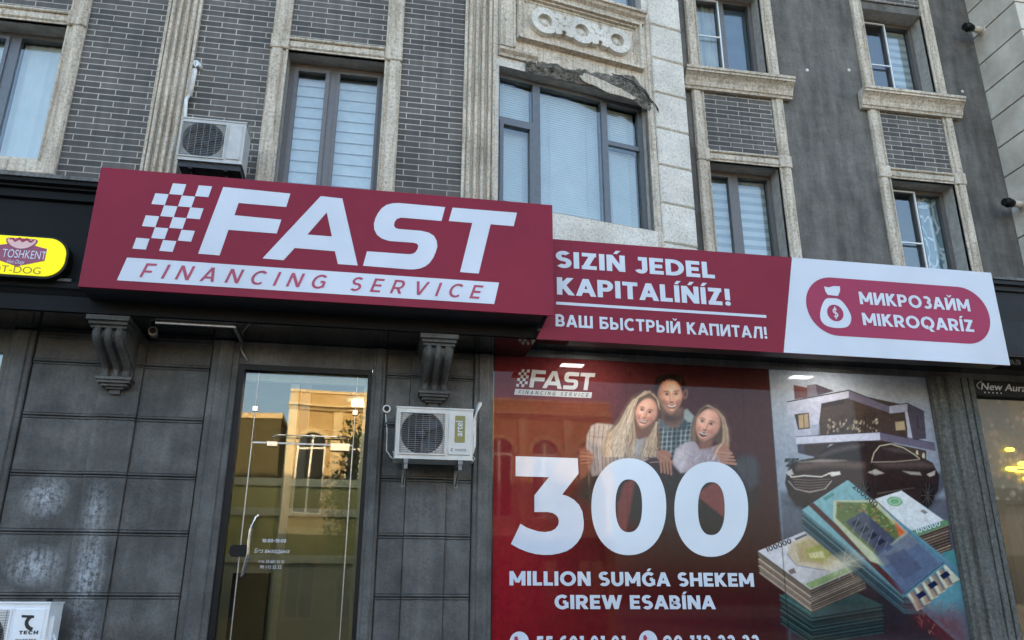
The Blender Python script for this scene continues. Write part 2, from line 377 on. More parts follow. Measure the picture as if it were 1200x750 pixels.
# ------------------------------------------------------------------ lettering: bold strokes
def clipy(P, lo=0., hi=1.):
    for sgn, lim in ((1, lo), (-1, -hi)):
        out = []
        for k in range(len(P)):
            a, b = P[k], P[(k+1) % len(P)]; da, db = sgn*a[1]-lim, sgn*b[1]-lim
            if da >= 0: out.append(a)
            if (da >= 0) != (db >= 0):
                t = da/(da-db); out.append((a[0]+(b[0]-a[0])*t, a[1]+(b[1]-a[1])*t))
        P = out
        if not P: break
    return P
def glyph(ch, t):
    h = t/2; G = []
    def V(x, y0=0, y1=1): G.append([(x, y0), (x+t, y0), (x+t, y1), (x, y1)])
    def H(x0, x1, y, th=t*.94): G.append([(x0, y), (x1, y), (x1, y+th), (x0, y+th)])
    def D(x0, y0, x1, y1, lo=0., hi=1., th=t, xl=None, xh=9.):
        dx, dy = x1-x0, y1-y0; L = math.hypot(dx, dy); nx, ny = -dy/L*th/2, dx/L*th/2; ex, ey = dx/L*t, dy/L*t
        P = clipy([(x0-ex+nx, y0-ey+ny), (x0-ex-nx, y0-ey-ny), (x1+ex-nx, y1+ey-ny), (x1+ex+nx, y1+ey+ny)], lo, hi)
        if P and xl is not None: P = [(y, x) for x, y in clipy([(y, x) for x, y in P], xl, xh)]
        if P: G.append(P)
    def ARC(cx, cy, rx, ry, a0, a1, n=14):
        a = [math.radians(a0+(a1-a0)*k/n) for k in range(n+1)]
        for p, q in zip(a, a[1:]):
            o = lambda w, k: (cx+(rx-k)*math.cos(w), cy+(ry-k*.96)*math.sin(w))
            G.append([o(p, 0), o(q, 0), o(q, t), o(p, t)])
    def DOT(cx, cy, r): G.append([(cx+r*math.cos(k*.4488), cy+r*math.sin(k*.4488)) for k in range(14)])
    def bowl(xs, y0, y1, w):            # D-shaped bowl attached to a stem
        r = (y1-y0)/2; rx = min(r, w*.75); H(xs, w-rx, y1-t*.94); H(xs, w-rx, y0); ARC(w-rx, (y0+y1)/2, rx, r, -90, 90)
    if ch in 'AА': D(.085+h*.1, 0, .42, 1.02); D(.755-h*.1, 0, .42, 1.02); H(.2, .64, .20); w = .84
    elif ch in 'BВ': V(0); bowl(h, 0, .56, .70); bowl(h, .56-t*.94, 1, .65); w = .70
    elif ch == 'Б': V(0); bowl(h, 0, .62, .70); H(h, .62, 1-t*.94); w = .70
    elif ch in 'CС': ARC(.46, .5, .46, .52, 48, 312, 26); w = .80
    elif ch == 'D': V(0); bowl(h, 0, 1, .82); w = .82
    elif ch == 'E': V(0); H(h, .62, 0); H(h, .57, .5-t*.47); H(h, .62, 1-t*.94); w = .63
    elif ch == 'F': V(0); H(h, .55, .42-t*.47); H(h, .61, 1-t*.94); w = .61
    elif ch == 'G': ARC(.46, .5, .46, .52, 48, 325, 26); V(.83-t, .08, .5); H(.50, .83-h, .5-t*.5); w = .84
    elif ch == 'H': V(0); V(.79-t); H(h, .79-h, .5-t*.47); w = .79
    elif ch == 'I': V(0); w = t
    elif ch == 'J': V(.50-t, .28, 1); H(.10, .50-h, 1-t*.94); ARC(.22, .28, .28, .30, -160, 0); w = .50
    elif ch in 'KК': V(0); D(h, .36, .60, 1.02, xl=h, xh=.80); D(.28, .55, .64, 0, xl=h, xh=.80); w = .76
    elif ch == 'L': V(0); H(h, .56, 0); w = .56
    elif ch in 'MМ': V(0); V(.96-t); D(h*.9, .99, .48, .22, .2, 1, t*.92, 0, .96); D(.96-h*.9, .99, .48, .22, .2, 1, t*.92, 0, .96); w = .96
    elif ch == 'N': V(0); V(.80-t); D(h, 1, .80-h, 0, 0, 1, t*1.05, 0, .80); w = .80
    elif ch in 'ИЙ':
        V(0); V(.80-t); D(h, 0, .80-h, 1, 0, 1, t*1.0, 0, .80); w = .80
    elif ch in 'OО': ARC(.49, .5, .49, .52, 0, 360, 36); w = .98
    elif ch == 'Q': ARC(.49, .5, .49, .52, 0, 360, 36); D(.50, .10, .74, -.14, -.2, .3, t*.9); w = .98
    elif ch in 'PР': V(0); bowl(h, .34, 1, .70); w = .70
    elif ch == 'R': V(0); bowl(h, .32, 1, .72); D(.36, .42, .62, 0, 0, .42); w = .75
    elif ch == 'S': ry = (.52+t*.48)/2; ARC(.34, 1.02-ry, .33, ry, 38, 270, 18); ARC(.34, ry-.02, .34, ry, -142, 90, 18); w = .68
    elif ch == 'T' or ch == 'Т': V(.34-h); H(0, .68, 1-t*.94); w = .68
    elif ch == 'U': V(0, .36); V(.76-t, .36); ARC(.38, .38, .38, .40, 180, 360, 18); w = .76
    elif ch == 'V': D(.085, 1, .42, -.02); D(.755, 1, .42, -.02); w = .84
    elif ch == 'W': D(.085, 1, .34, -.02); D(.34, -.02, .60, 1.02); D(.60, 1.02, .86, -.02); D(.86, -.02, 1.115, 1); w = 1.2
    elif ch == 'Z': H(.02, .66, 0); H(.03, .65, 1-t*.94); D(h*1.15, h*.5, .66-h*1.15, 1-h*.5, t*.3, 1-t*.3, t*1.05); w = .68
    elif ch == 'З': ry = (.52+t*.48)/2; ARC(.30, 1.02-ry, .31, ry, -90, 142, 16); ARC(.30, ry-.02, .34, ry, -142, 90, 16); w = .64
    elif ch == 'Ш': V(0); V(.545-h); V(1.09-t); H(h, 1.09-h, 0); w = 1.09
    elif ch == 'Ы': V(0); bowl(h, 0, .62, .66); V(.80); w = .80+t
    elif ch == 'Л': V(.80-t); D(.12, -.02, .30, 1.0, 0, 1); H(.24, .80-h, 1-t*.94); w = .80
    elif ch == 'П': V(0); V(.78-t); H(h, .78-h, 1-t*.94); w = .78
    elif ch == '!': V(.03, .32, 1); DOT(.03+h, h*1.05, h*1.12); w = t+.06
    elif ch == '0': ARC(.37, .5, .37, .52, 0, 360, 30); w = .74
    elif ch == '1': V(.40-t); H(.06, .40-h, 1-t*.94); w = .42
    elif ch == '2': ARC(.31, .70, .31, .32, 0, 155, 16); D(.58-h, .66, .14, .1, .0, .72, t); H(.02, .64, 0); w = .66
    elif ch == '3': H(.06, .60, 1-t*.94); D(.58-h, .97, .34, .60, .55, 1, t); ARC(.31, .305, .34, .325, -140, 88, 18); w = .68
    elif ch == '4': V(.46); H(.0, .76, .2); D(.1, .26, .46, 1.0, .2, 1, t); w = .76
    elif ch == '5': H(.1, .62, 1-t*.94); V(.1, .5, 1); H(.12, .34, .44+.1); ARC(.30, .31, .35, .33, -140, 90, 18); w = .67
    elif ch == '6': ARC(.36, .33, .35, .345, 0, 360, 24); ARC(.42, .5, .42, .52, 65, 180, 14); w = .72
    elif ch == '9': ARC(.36, .67, .35, .345, 0, 360, 24); ARC(.30, .5, .42, .52, -115, 0, 14); w = .72
    elif ch == '-': H(.03, .40, .38); w = .43
    elif ch == ':': DOT(h+.03, .14, h*1.1); DOT(h+.03, .62, h*1.1); w = t+.06
    else: w = .30
    return w, G
ACC = {'Ń': 'N', 'Í': 'I', 'Ǵ': 'G', 'Й': 'И'}
def text_polys(s, t, gap):
    x = 0; out = []
    for ch in s:
        w, G = glyph(ACC.get(ch, ch), t)
        if ch in 'ŃÍǴ':
            c = w/2; G = G + [[(c-.10, 1.07), (c+.06, 1.07), (c+.22, 1.27), (c+.02, 1.27)]]
        if ch == 'Й': 
            c = w/2; G = G + [[(c-.2, 1.24), (c-.07, 1.24), (c-.03, 1.16), (c-.06, 1.06)], [(c-.06, 1.06), (c-.03, 1.16), (c+.03, 1.16), (c+.06, 1.06)], [(c+.06, 1.06), (c+.03, 1.16), (c+.07, 1.24), (c+.2, 1.24)]]
        out += [[(p[0]+x, p[1]) for p in g] for g in G]; x += w+gap
    return x-gap, out
def write(mb, s, x0, x1, z0, hgt, Y, t=.21, gap=.11, shear=0.):
    w, G = text_polys(s, t, gap); k = (x1-x0-shear*hgt)/w
    for i, g in enumerate(G):
        P = [(x0+p[0]*k+shear*p[1]*hgt, z0+p[1]*hgt) for p in g]
        ar = sum(P[q][0]*P[(q+1) % len(P)][1]-P[(q+1) % len(P)][0]*P[q][1] for q in range(len(P)))
        if ar < 0: P = P[::-1]
        y = Y-.00025*(i % 9)
        mb.face([(a, y, b) for a, b in P])
def thin_text(mb, s, x0, x1, z0, hgt, Y, rot=0., shear=0., spacing=1.):
    # built-in light face, for the small thin lettering
    c = bpy.data.curves.new('text', 'FONT'); c.body = s; c.size = 1; c.shear = shear; c.space_character = spacing
    o = bpy.data.objects.new('text', c); COL.objects.link(o); me = o.to_mesh()
    vs_ = [v.co.copy() for v in me.vertices]; xs = [v.x for v in vs_]; ys = [v.y for v in vs_]
    a, b, e, f = min(xs), max(xs), min(0, 0), .7
    fac = [tuple(p.vertices) for p in me.polygons]
    if rot == 0: P = [(x0+(v.x-a)/(b-a)*(x1-x0), Y, z0+v.y/f*hgt) for v in vs_]
    else: P = [(z0-v.y/f*hgt, Y, x0+(v.x-a)/(b-a)*(x1-x0)) for v in vs_]     # reads upward
    i = mb.pts(P)
    for q in fac: mb.f.append(tuple(i+k for k in q)); mb.sm.append(False)
    o.to_mesh_clear(); bpy.data.objects.remove(o); bpy.data.curves.remove(c)

# ================================================================== ground
mb = MB(); mb.face([(-300, -300, -.15), (300, -300, -.15), (300, 300, -.15), (-300, 300, -.15)]); mb.build('ground', 'paving', kind='structure')
mb = MB(); mb.box(-60, 60, -19.5, -4.2, -.149, -.02); mb.build('road', 'asphalt', kind='structure')
mb = MB(); mb.box(-60, 60, -4.05, 0, -.149, .10); mb.build('pavement', 'paving', kind='structure')
mb = MB(); mb.box(-60, 60, -4.2, -4.05, -.149, .11); mb.build('kerb', 'kerb', kind='structure')
mb = MB(); mb.box(-60, 60, -24, -19.65, -.149, .10); mb.build('far_pavement', 'paving', kind='structure')
mb = MB(); mb.box(-60, 60, -19.65, -19.5, -.149, .11); mb.build('far_kerb', 'kerb', kind='structure')
mb = MB()
for k in range(5): mb.box(-1.9, .6, -1.55+.31*k, -1.24+.31*k if k < 4 else -.002, .10, .25+.15*k)
steps = mb

# ================================================================== the apartment building
BLD = thing('apartment_building', 'dark brick and grey plaster apartment block with travertine trim above black shopfronts', 'building', (0, 0, 0))
TOP = 12.4
steps.build('entrance_step', 'paving', BLD)
A = R_(11.5)
def BT(s, y, z): return (1.122+math.cos(A)*s-math.sin(A)*y, math.sin(A)*s+math.cos(A)*y, z)
PY = .90
win_holes_brick = [(-4.75, -3.36, 5.63, 7.21), (-1.14, -.11, 5.40, 7.21)]
win_up_brick = [(-4.75, -3.36, 8.45, 10.4), (-1.14, -.11, 8.45, 10.4)]
mb = MB(); mb.holed(-10, 1.12, 4.9, TOP, 0, win_holes_brick+win_up_brick); mb.build('brick_wall', 'brick', BLD)
mb = MB(); mb.holed(3.45, 8.33, 4.4, TOP, PY, [(4.02, 4.98, 5.4, 6.9), (4.02, 4.98, 8.2, 9.70), (6.56, 7.51, 5.4, 6.9), (6.56, 7.51, 8.2, 9.66)]); mb.build('plaster_wall', 'plaster', BLD, label='rough grey plastered wall')
for (a, b, z0, z1) in ((4.02, 4.98, 7.05, 7.97), (6.56, 7.51, 7.05, 7.97), (6.56, 7.51, 9.81, 10.7), (4.02, 4.98, 9.85, 10.7)): MB().box(a, b, PY-.02, PY-.001, z0, z1).build('brick_infill', 'brick', BLD)
mb = MB(BT); mb.holed(0, 2.5, 4.4, TOP, 0, [(.045, 1.96, 5.60, 7.33), (.045, 1.96, 8.60, 10.5)]); mb.build('bay_wall', 'pale', BLD, label='pale canted bay wall')
# shell behind: sides, back, roof
mb = MB(); mb.box(-10.3, -10.003, 0, 9, 0, TOP); mb.box(11.5, 11.8, .3, 9, 0, TOP); mb.box(-10.3, 11.8, 9, 9.3, 0, TOP)
mb.face([(3.58, .49, 4.4), (3.45, PY, 4.4), (3.45, PY, TOP), (3.58, .49, TOP)]); mb.build('rear_wall', 'plaster', BLD)
mb = MB(); mb.prism([(-10.35, TOP), (11.85, TOP), (11.85, TOP+.3), (-10.35, TOP+.3)], -.12, 9.4); mb.build('roof', 'ledge', BLD)
mb = MB(); mb.box(-10, 11.5, .35, 8.9, 4.35, 4.40)
mb.build('floor_slab', 'darkroom', BLD)

# ---- windows ----------------------------------------------------------
def blind_mesh(kind, x0, x1, z0, z1, y, T):
    mb = MB(T)
    if kind == 'roman':
        n = int((z1-z0)/.135)
        for k in range(n+1):
            za, zb = z1-.135*k, max(z0, z1-.135*(k+1))
            if za <= z0: break
            mb.face([(x0, y, zb), (x1, y, zb), (x1, y+.022, za), (x0, y+.022, za)])
            mb.face([(x0, y, zb), (x1, y, zb), (x1, y+.022, zb), (x0, y+.022, zb)])
        return mb, 'blind'
    if kind == 'venetian':
        k = 0; z = z1
        while z > z0:
            mb.face([(x0, y+.010, z-.0325), (x1, y+.010, z-.0325), (x1, y+.015, z), (x0, y+.015, z)]); z -= .031; k += 1
        for fx in (.2, .8):
            xx = x0+(x1-x0)*fx; mb.box(xx-.003, xx+.003, y-.004, y-.001, z0, z1)
        return mb, 'venet'
    n = 40; pr = []
    for k in range(n+1):
        u = k/n; pr.append((x0+(x1-x0)*u, y+((.012*math.sin(u*31)+.010*math.sin(u*17+1))*(.35 if kind == 'curtain' else 1) if kind in ('curtain', 'lace', 'dim') else 0)))
    mb.sweep_z(pr, z0, z1); mb.sm = [True]*len(mb.sm)
    return mb, {'curtain': 'curtain', 'zebra': 'zebra', 'lace': 'lace', 'dim': 'dim', 'dimblue': 'dimblue', 'dark': 'darkroom'}[kind]
def window(x0, x1, z0, z1, Y, cells, fmat='frame', T=None, fw=.055, label=None):
    # cells: (x0,x1,z0,z1, sash width, blind kind, screen?) in metres
    fr = MB(T); fr.border(x0, x1, z0, z1, Y, Y+.07, fw)
    for i, (a, b, c, d, sw, bk, scr) in enumerate(cells):
        if sw: fr.border(a, b, c, d, Y-.018, Y+.05, sw)
    xs = sorted({v for c in cells for v in c[:2]}); zs = sorted({v for c in cells for v in c[2:4]})
    # mullions fill whatever is left between the cells
    for (a, b) in zip(sorted({c[1] for c in cells}), sorted({c[0] for c in cells})[1:]):
        if b > a+.002: fr.box(a, b, Y+.002, Y+.068, z0+fw, z1-fw)
    for c in cells:
        for e in cells:
            if c is not e and abs(c[0]-e[0]) < 1e-6 and e[2] > c[3]-.001 and e[2]-c[3] < .12:
                fr.box(c[0], c[1], Y+.003, Y+.067, c[3], e[2])
    w = fr.build('window', fmat, BLD, label=label)
    for (a, b, c, d, sw, bk, scr) in cells:
        MB(T).box(a+sw-.004, b-sw+.004, Y+.020, Y+.026, c+sw-.004, d-sw+.004).build('pane', 'glass', w)
        bm_, m = blind_mesh(bk, a+sw*.2, b-sw*.2, c+sw*.2, d-sw*.2, Y+.11, T); bm_.build('blind', m, w)
        if scr:
            s_ = MB(T); s_.border(a, b, c, d, Y-.04, Y-.015, .016); zm = c+(d-c)*scr; s_.box(a+.016, b-.016, Y-.038, Y-.017, zm-.008, zm+.008)
            s_.build('screen_frame', 'white', w)
    return w
# brick-side windows
for hz in (win_holes_brick, win_up_brick):
    up = hz is win_up_brick
    x0, x1, z0, z1 = hz[0]
    window(x0, x1, z0, z1, .20, [(x0+.06, -3.97, z0+.06, z1-.06, .035, 'curtain', 0), (-3.87, x1-.055, z0+.06, z1-.06, .0, 'curtain', 0)], 'framegrey', label=None if up else 'far left window with a plain pale curtain')
    x0, x1, z0, z1 = hz[1]
    window(x0, x1, z0, z1, .20, [(x0+.055, -.70, z0+.06, z1-.06, .045, 'roman', 0), (-.62, x1-.04, z0+.06, z1-.06, .03, 'roman', 0)], 'frame', label=None if up else 'two-light window with pleated white blinds over the red sign')
for h in win_holes_brick+win_up_brick: MB().reveal(h[0], h[1], h[2], h[3], -.02, .26).build('window_reveal', 'reveal', BLD)
# bay windows
for (z0, z1) in ((5.60, 7.33), (8.60, 10.5)):
    zt = z1-.60
    window(.045, 1.96, z0, z1, .12, [(.10, .51, z0+.05, zt-.03, .045, 'venetian', 0), (.10, .51, zt+.03, z1-.06, .0, 'venetian', 0), (.60, 1.40, z0+.05, z1-.06, .0, 'venetian', 0),
        (1.475, 1.90, z0+.05, zt-.03, .0, 'venetian', 0), (1.475, 1.90, zt+.03, z1-.06, .0, 'venetian', 0)], 'framegrey', BT, label='wide five-light bay window with fine blinds' if z0 < 6 else None)
for (z0, z1) in ((5.60, 7.33), (8.60, 10.5)): MB(BT).reveal(.045, 1.96, z0, z1, -.01, .2).build('window_reveal', 'reveal', BLD)
# plaster-side windows
Yg = 1.12
window(4.02, 4.98, 5.4, 6.9, Yg, [(4.07, 4.40, 5.46, 6.85, .03, 'zebra', 0), (4.51, 4.93, 5.46, 6.85, .0, 'zebra', 0)], 'frame', label='lower window with zebra blinds behind a brown frame')
window(4.02, 4.98, 8.2, 9.70, Yg, [(4.05, 4.46, 8.25, 9.64, .02, 'dim', .55), (4.55, 4.93, 8.25, 9.64, .0, 'dimblue', 0)], 'frame', label='upper window with a drab curtain and a dark blue blind')
window(6.56, 7.51, 8.2, 9.66, Yg, [(6.60, 7.05, 8.25, 9.61, .02, 'dark', .46), (7.09, 7.46, 8.25, 9.61, .0, 'zebra', 0)], 'frame', label='upper window with a dark insect screen beside a zebra blind')
window(6.56, 7.51, 5.4, 6.9, Yg, [(6.60, 7.05, 5.45, 6.85, .02, 'dark', .45), (7.10, 7.46, 5.45, 6.85, .0, 'lace', 0)], 'frame', label='lower window with a dark insect screen beside a lace curtain')
for h in ((4.02, 4.98, 5.4, 6.9), (4.02, 4.98, 8.2, 9.70), (6.56, 7.51, 5.4, 6.9), (6.56, 7.51, 8.2, 9.66)): MB().reveal(*h, PY-.02, PY+.3).build('window_reveal', 'reveal', BLD)

# ---- travertine surrounds ----------------------------------------------
def jamb(mb, x0, x1, z0, z1, Y, inner):
    # flat band, a raised outer band and a thin inner fillet; inner = side of the opening
    w = x1-x0; mb.box(x0, x1, Y-.030, Y+.02, z0, z1)
    a, b = (x0+w*.28, x1-w*.06) if inner < 0 else (x0+w*.06, x1-w*.28)
    mb.block(a, b, Y-.056, Y-.029, z0, z1, .014)
    c, d = (x0, x0+w*.14) if inner < 0 else (x1-w*.14, x1)
    mb.block(c, d, Y-.048, Y-.0285, z0, z1, .010)
def surround(name, x0, x1, w, zb, zt, sill, Y, ledge=None, cap=.07, top=TOP):
    mb = MB()
    jamb(mb, x0-w, x0, zb, top, Y, 1); jamb(mb, x1, x1+w, zb, top, Y, -1)
    lz = zt
    while lz < top-.3:
        mb.box(x0, x1, Y-.034, Y+.02, lz, lz+.155); mb.block(x0, x1, Y-.05, Y-.033, lz+.02, lz+.105, .014); mb.block(x0, x1, Y-.062, Y-.033, lz+.118, lz+.152, .010)
        for a, b in ((x0-w-.004, x0+.004), (x1-.004, x1+w+.004)): mb.block(a, b, Y-cap, Y-.02, lz-.012, lz+.165, .012)
        lz += 3.24
    if sill: mb.box(x0, x1, Y-.036, Y+.02, sill-.17, sill); mb.block(x0-w, x1+w, Y-.058, Y-.035, sill-.168, sill-.03, .012)
    return mb.build('window_surround', 'trav', BLD)
surround('A', -4.75, -3.36, .18, 5.46, 7.21, 5.63, 0)
surround('B', -1.14, -.11, .185, 4.9, 7.21, None, 0)
surround('D', 4.02, 4.98, .165, 4.9, 6.9, None, PY)
surround('F', 6.56, 7.51, .165, 4.9, 6.9, None, PY)
led = [(PY-.02, 7.93), (PY-.075, 7.93), (PY-.085, 7.96), (PY-.10, 7.97), (PY-.115, 8.03), (PY-.145, 8.08), (PY-.185, 8.115), (PY-.20, 8.12), (PY-.20, 8.15), (PY-.215, 8.155), (PY-.215, 8.195), (PY-.02, 8.205)]
for a, b in ((3.74, 5.26), (6.28, 7.80)):
    mb = MB(); mb.sweep_x(led, a, b); mb.build('window_ledge', 'trav', BLD)
# fluted pilasters
def fluted(x0, x1, z0, z1, Y):
    n = 4; w = (x1-x0); pr = [(x0, Y+.02), (x0, Y-.05)]; e = w*.085
    x = x0+e; pr.append((x, Y-.05)); g = (w-2*e)/n
    for k in range(n):
        a = x+g*k
        pr += [(a+g*.04, Y-.028), (a+g*.16, Y-.028), (a+g*.22, Y-.055), (a+g*.32, Y-.075), (a+g*.5, Y-.082), (a+g*.68, Y-.075), (a+g*.78, Y-.055), (a+g*.84, Y-.028), (a+g*.96, Y-.028)]
    pr += [(x1-e, Y-.05), (x1, Y-.05), (x1, Y+.02)]
    mb = MB(); mb.sweep_z(pr, z0, z1); return mb.build('fluted_pilaster', 'trav', BLD)
fluted(-2.42, -2.08, 4.9, TOP, 0); fluted(.765, 1.118, 4.9, TOP, 0)
# bay: corner stones, relief panel, trims
mb = MB(BT); zz = 4.45
while zz < TOP-.2: mb.block(2.055, 2.515, -.045, .05, zz+.008, zz+.497, .016); zz += .505
mb.box(2.06, 2.50, -.022, .03, 4.4, TOP-.1)
mb.build('corner_stone', 'pale', BLD)
mb = MB(BT); mb.box(1.96, 2.054, -.02, .06, 5.25, 8.6); mb.block(1.985, 2.045, -.04, -.019, 5.25, 8.55, .012); mb.build('bay_jamb', 'trav', BLD)
def mould(mb, x0, x1, z0, z1, w, y0, y1):
    # picture-frame moulding: mitred, stepped
    st = [(0, y0), (.12, y1), (.38, y1), (.46, (y0+y1)/2), (.66, (y0+y1)/2-.006), (.74, y0-.010), (.92, y0-.012), (1, y0)]
    prev = None
    for u, y in st:
        k = w*u; c = [(x0+k, y, z0+k), (x1-k, y, z0+k), (x1-k, y, z1-k), (x0+k, y, z1-k)]
        if prev:
            for q in range(4): mb.face([prev[q], prev[(q+1) % 4], c[(q+1) % 4], c[q]])
        prev = c
mb = MB(BT); mb.box(.03, 1.959, -.02, -.001, 7.50, 8.40); mould(mb, .235, 1.915, 7.715, 8.415, .115, -.019, -.095)
mb.sweep_x([(-.001, 8.44), (-.05, 8.44), (-.06, 8.47), (-.10, 8.50), (-.115, 8.53), (-.14, 8.54), (-.14, 8.575), (-.001, 8.595)], .03, 1.965)
mb.box(.045, .20, -.040, -.019, 7.6, 8.40); mb.box(.20, .226, -.06, -.019, 7.6, 8.40)
mb.sweep_x([(-.001, 7.46), (-.03, 7.46), (-.04, 7.49), (-.075, 7.52), (-.08, 7.55), (-.001, 7.56)], .03, .50)
pan = mb.build('relief_panel', 'trav', BLD, label='carved panel of three rings over the bay window')
for cx in (.59, 1.07, 1.55):
    r = MB(BT); r.ring(cx, 8.055, -.088, .085, .185, .066, 30); r.dome(cx, 8.055, -.02, .05, .045); r.ring(cx, 8.055, -.030, .045, .088, .012, 24)
    r.build('ring_ornament', 'pale', pan)
for cx in (.83, 1.31):
    r = MB(BT)
    for ang in (56, 124, 236, 304):
        a = R_(ang); dx, dz = math.cos(a), math.sin(a); L = .165
        pts = []
        for (u, v) in ((0, -.012), (.30, -.06), (.55, -.030), (.75, -.062), (1.0, -.03), (1.10, 0), (1.0, .03), (.75, .062), (.55, .030), (.30, .06), (0, .012)):
            pts.append((cx+dx*u*L-dz*v*.9, 8.055+dz*u*L+dx*v*.9))
        r.prism(pts, -.092-.0007*(ang % 7), -.021)
    r.dome(cx, 8.055, -.091, .030, .02, 12, 3); r.build('leaf_ornament', 'pale', pan)
# broken render over the bay window
mb = MB(BT); nx, nz = 150, 34; ids = {}
def hsh(a, b): return (math.sin(a*12.9898+b*78.233)*43758.5453) % 1
def vn(x, y):
    i, j = math.floor(x), math.floor(y); u, v = x-i, y-j; u = u*u*(3-2*u); v = v*v*(3-2*v)
    return (hsh(i, j)*(1-u)+hsh(i+1, j)*u)*(1-v)+(hsh(i, j+1)*(1-u)+hsh(i+1, j+1)*u)*v
def fb(x, y): return vn(x, y)*.5+vn(x*2.1+7, y*2.1)*.27+vn(x*4.3, y*4.3+3)*.15+vn(x*9+1, y*9)*.08
P = []
for i in range(nx+1):
    u = i/nx; s_ = .36+u*1.66
    zt = 7.475+.04*math.sin(u*9)+.10*fb(u*14, 3.3)-.045+(.12 if u > .35 else 0)*min(1, (u-.35)*9)
    zt -= .20*max(0, (u-.86)/.14)
    zb = 7.345-.05*fb(u*11, 8)-(.16*max(0, (u-.72)/.28)**1.5)
    for j in range(nz+1):
        v = j/nz; e = math.sin(math.pi*min(1, max(0, v)))**.4
        P.append((s_, -.021-e*(.002+.05*(fb(u*30, v*5)-.28)+.045*(fb(u*70, v*16)-.4)), zb+(zt-zb)*v))
i0 = mb.pts(P)
for i in range(nx):
    for j in range(nz):
        a = i0+i*(nz+1)+j; mb.f.append((a, a+nz+1, a+nz+2, a+1)); mb.sm.append(False)
mb.build('broken_render', 'debris', BLD, label='dark crumbling render over the bay window')
mb = MB(BT)
sheet = [(1.02, 7.47), (1.10, 7.52), (1.22, 7.515), (1.38, 7.49), (1.50, 7.44), (1.66, 7.42), (1.80, 7.36), (1.74, 7.325), (1.60, 7.345), (1.44, 7.345), (1.30, 7.36), (1.20, 7.39), (1.10, 7.40)]
sheet = [tuple(Vector(p)+Vector((rng.uniform(-.014, .014), rng.uniform(-.012, .012)-.055))) for k in range(len(sheet)) for p in (sheet[k], (Vector(sheet[k])*.5+Vector(sheet[(k+1) % len(sheet)])*.5))]; mb.prism(sheet, -.062, -.045); mb.build('loose_render_sheet', 'trav', BLD, label='pale loose sheet of render')
mb = MB(BT)
prev = None; L = []
for k in range(26):
    u = k/25; L.append((1.45+.62*u, 7.55-.05*u-.32*u**3.2, -.085+.01*math.sin(k)))
mb.tube([(a, c, b) for a, b, c in L], .006, 6); mb.tube([(a-.01, c-.01, b-.035) for a, b, c in L[6:]], .005, 6)
mb.build('hanging_cable', 'black', BLD)
mb = MB(BT); mb.box(.60, 2.054, -.03, -.001, 5.2, 5.585); mb.build('bay_sill', 'pale', BLD)

# ---- ground floor -------------------------------------------------------
mb = MB(); mb.holed(-10, 1.13, 0, 3.92, 0, [(-1.31, .0, .85, 3.69), (-5.2, -3.24, 1.2, 3.74)]); mb.box(1.13, 8.4, 0, .25, 0, .86); mb.box(6.42, 6.45, 0, .25, .86, 3.92); mb.box(1.13, 12, .0, .2, 3.907, 4.3)
mb.build('shopfront_wall', 'clad', BLD, label='dark painted stone shopfront wall')
def clad_panel(cols, rows, z_lo, z_hi):
    mb = MB()
    for k in range(len(cols)-1):
        mid = .024 if k == 1 else 0
        for zb, zt in zip(rows[1:], rows[:-1]):
            mb.block(cols[k]+.0004, cols[k+1]-.0004, -.030-mid, .01, zb+.026, zt-.022, .005)
            mb.block(cols[k]+.0004, cols[k+1]-.0004, -.040-mid, .01, zb+.005, zb+.024, .005)
            mb.block(cols[k]+.0004, cols[k+1]-.0004, -.036-mid, .01, zt-.020, zt-.003, .005)
    return mb.build('stone_cladding', 'clad', BLD)
clad_panel([-3.03, -2.44, -2.09, -1.52], [3.86, 3.61, 3.12, 2.615, 2.13, 1.62, 1.11, .60, .12], 0, 3.9)
clad_panel([.10, .33, .70, .935], [3.86, 3.63, 3.15, 2.65, 2.14, 1.62, 1.11, .60, .12], 0, 3.9)
mb = MB()
for (a, b) in ((-3.24, -3.04), (-1.51, -1.264), (-.036, .09), (.945, 1.13)):
    mb.block(a, b, -.055, .01, .10, 3.89, .010); mb.block(a+(b-a)*.22, b-(b-a)*.22, -.072, -.054, .10, 3.89, .010)
mb.box(-1.2635, -.0365, -.035, .01, 3.676, 3.89)
mb.build('pilaster_strip', 'clad', BLD)
# fascia band with cornice and glossy soffit
fas = [(0, 5.14), (-.66, 5.10), (-.68, 5.10), (-.68, 5.06), (-.64, 5.045), (-.64, 5.03), (-.60, 5.02), (-.60, 4.945), (-.56, 4.93), (-.55, 4.60), (-.585, 4.59), (-.585, 4.21), (-.60, 4.20), (-.62, 4.16), (-.62, 4.11), (-.60, 4.09), (-.58, 4.05), (-.60, 4.04), (-.60, 3.905), (0, 3.905)]
mb = MB(); mb.sweep_x(fas, -10, 1.45); mb.build('fascia', 'fascia', BLD, label='black panelled fascia band')
ZR = 4.90
fas2 = [(0, ZR+.02), (-.50, ZR), (-.52, ZR-.01), (-.52, ZR-.05), (-.48, ZR-.06), (-.48, ZR-.11), (-.45, ZR-.12), (-.44, 4.45), (-.46, 4.44), (-.46, 4.08), (-.49, 4.07), (-.49, 3.99), (0, 3.99)]
mb = MB(); mb.sweep_x(fas2, 1.453, 12); mb.build('fascia', 'fasciagrey', BLD, label='lower black fascia band behind the long sign')
mb = MB(); mb.sweep_x([(-.48, ZR+.004), (-.535, ZR-.002), (-.535, ZR+.025), (-.48, ZR+.032)], 1.453, 12); mb.build('fascia_capping', 'ledge', BLD)
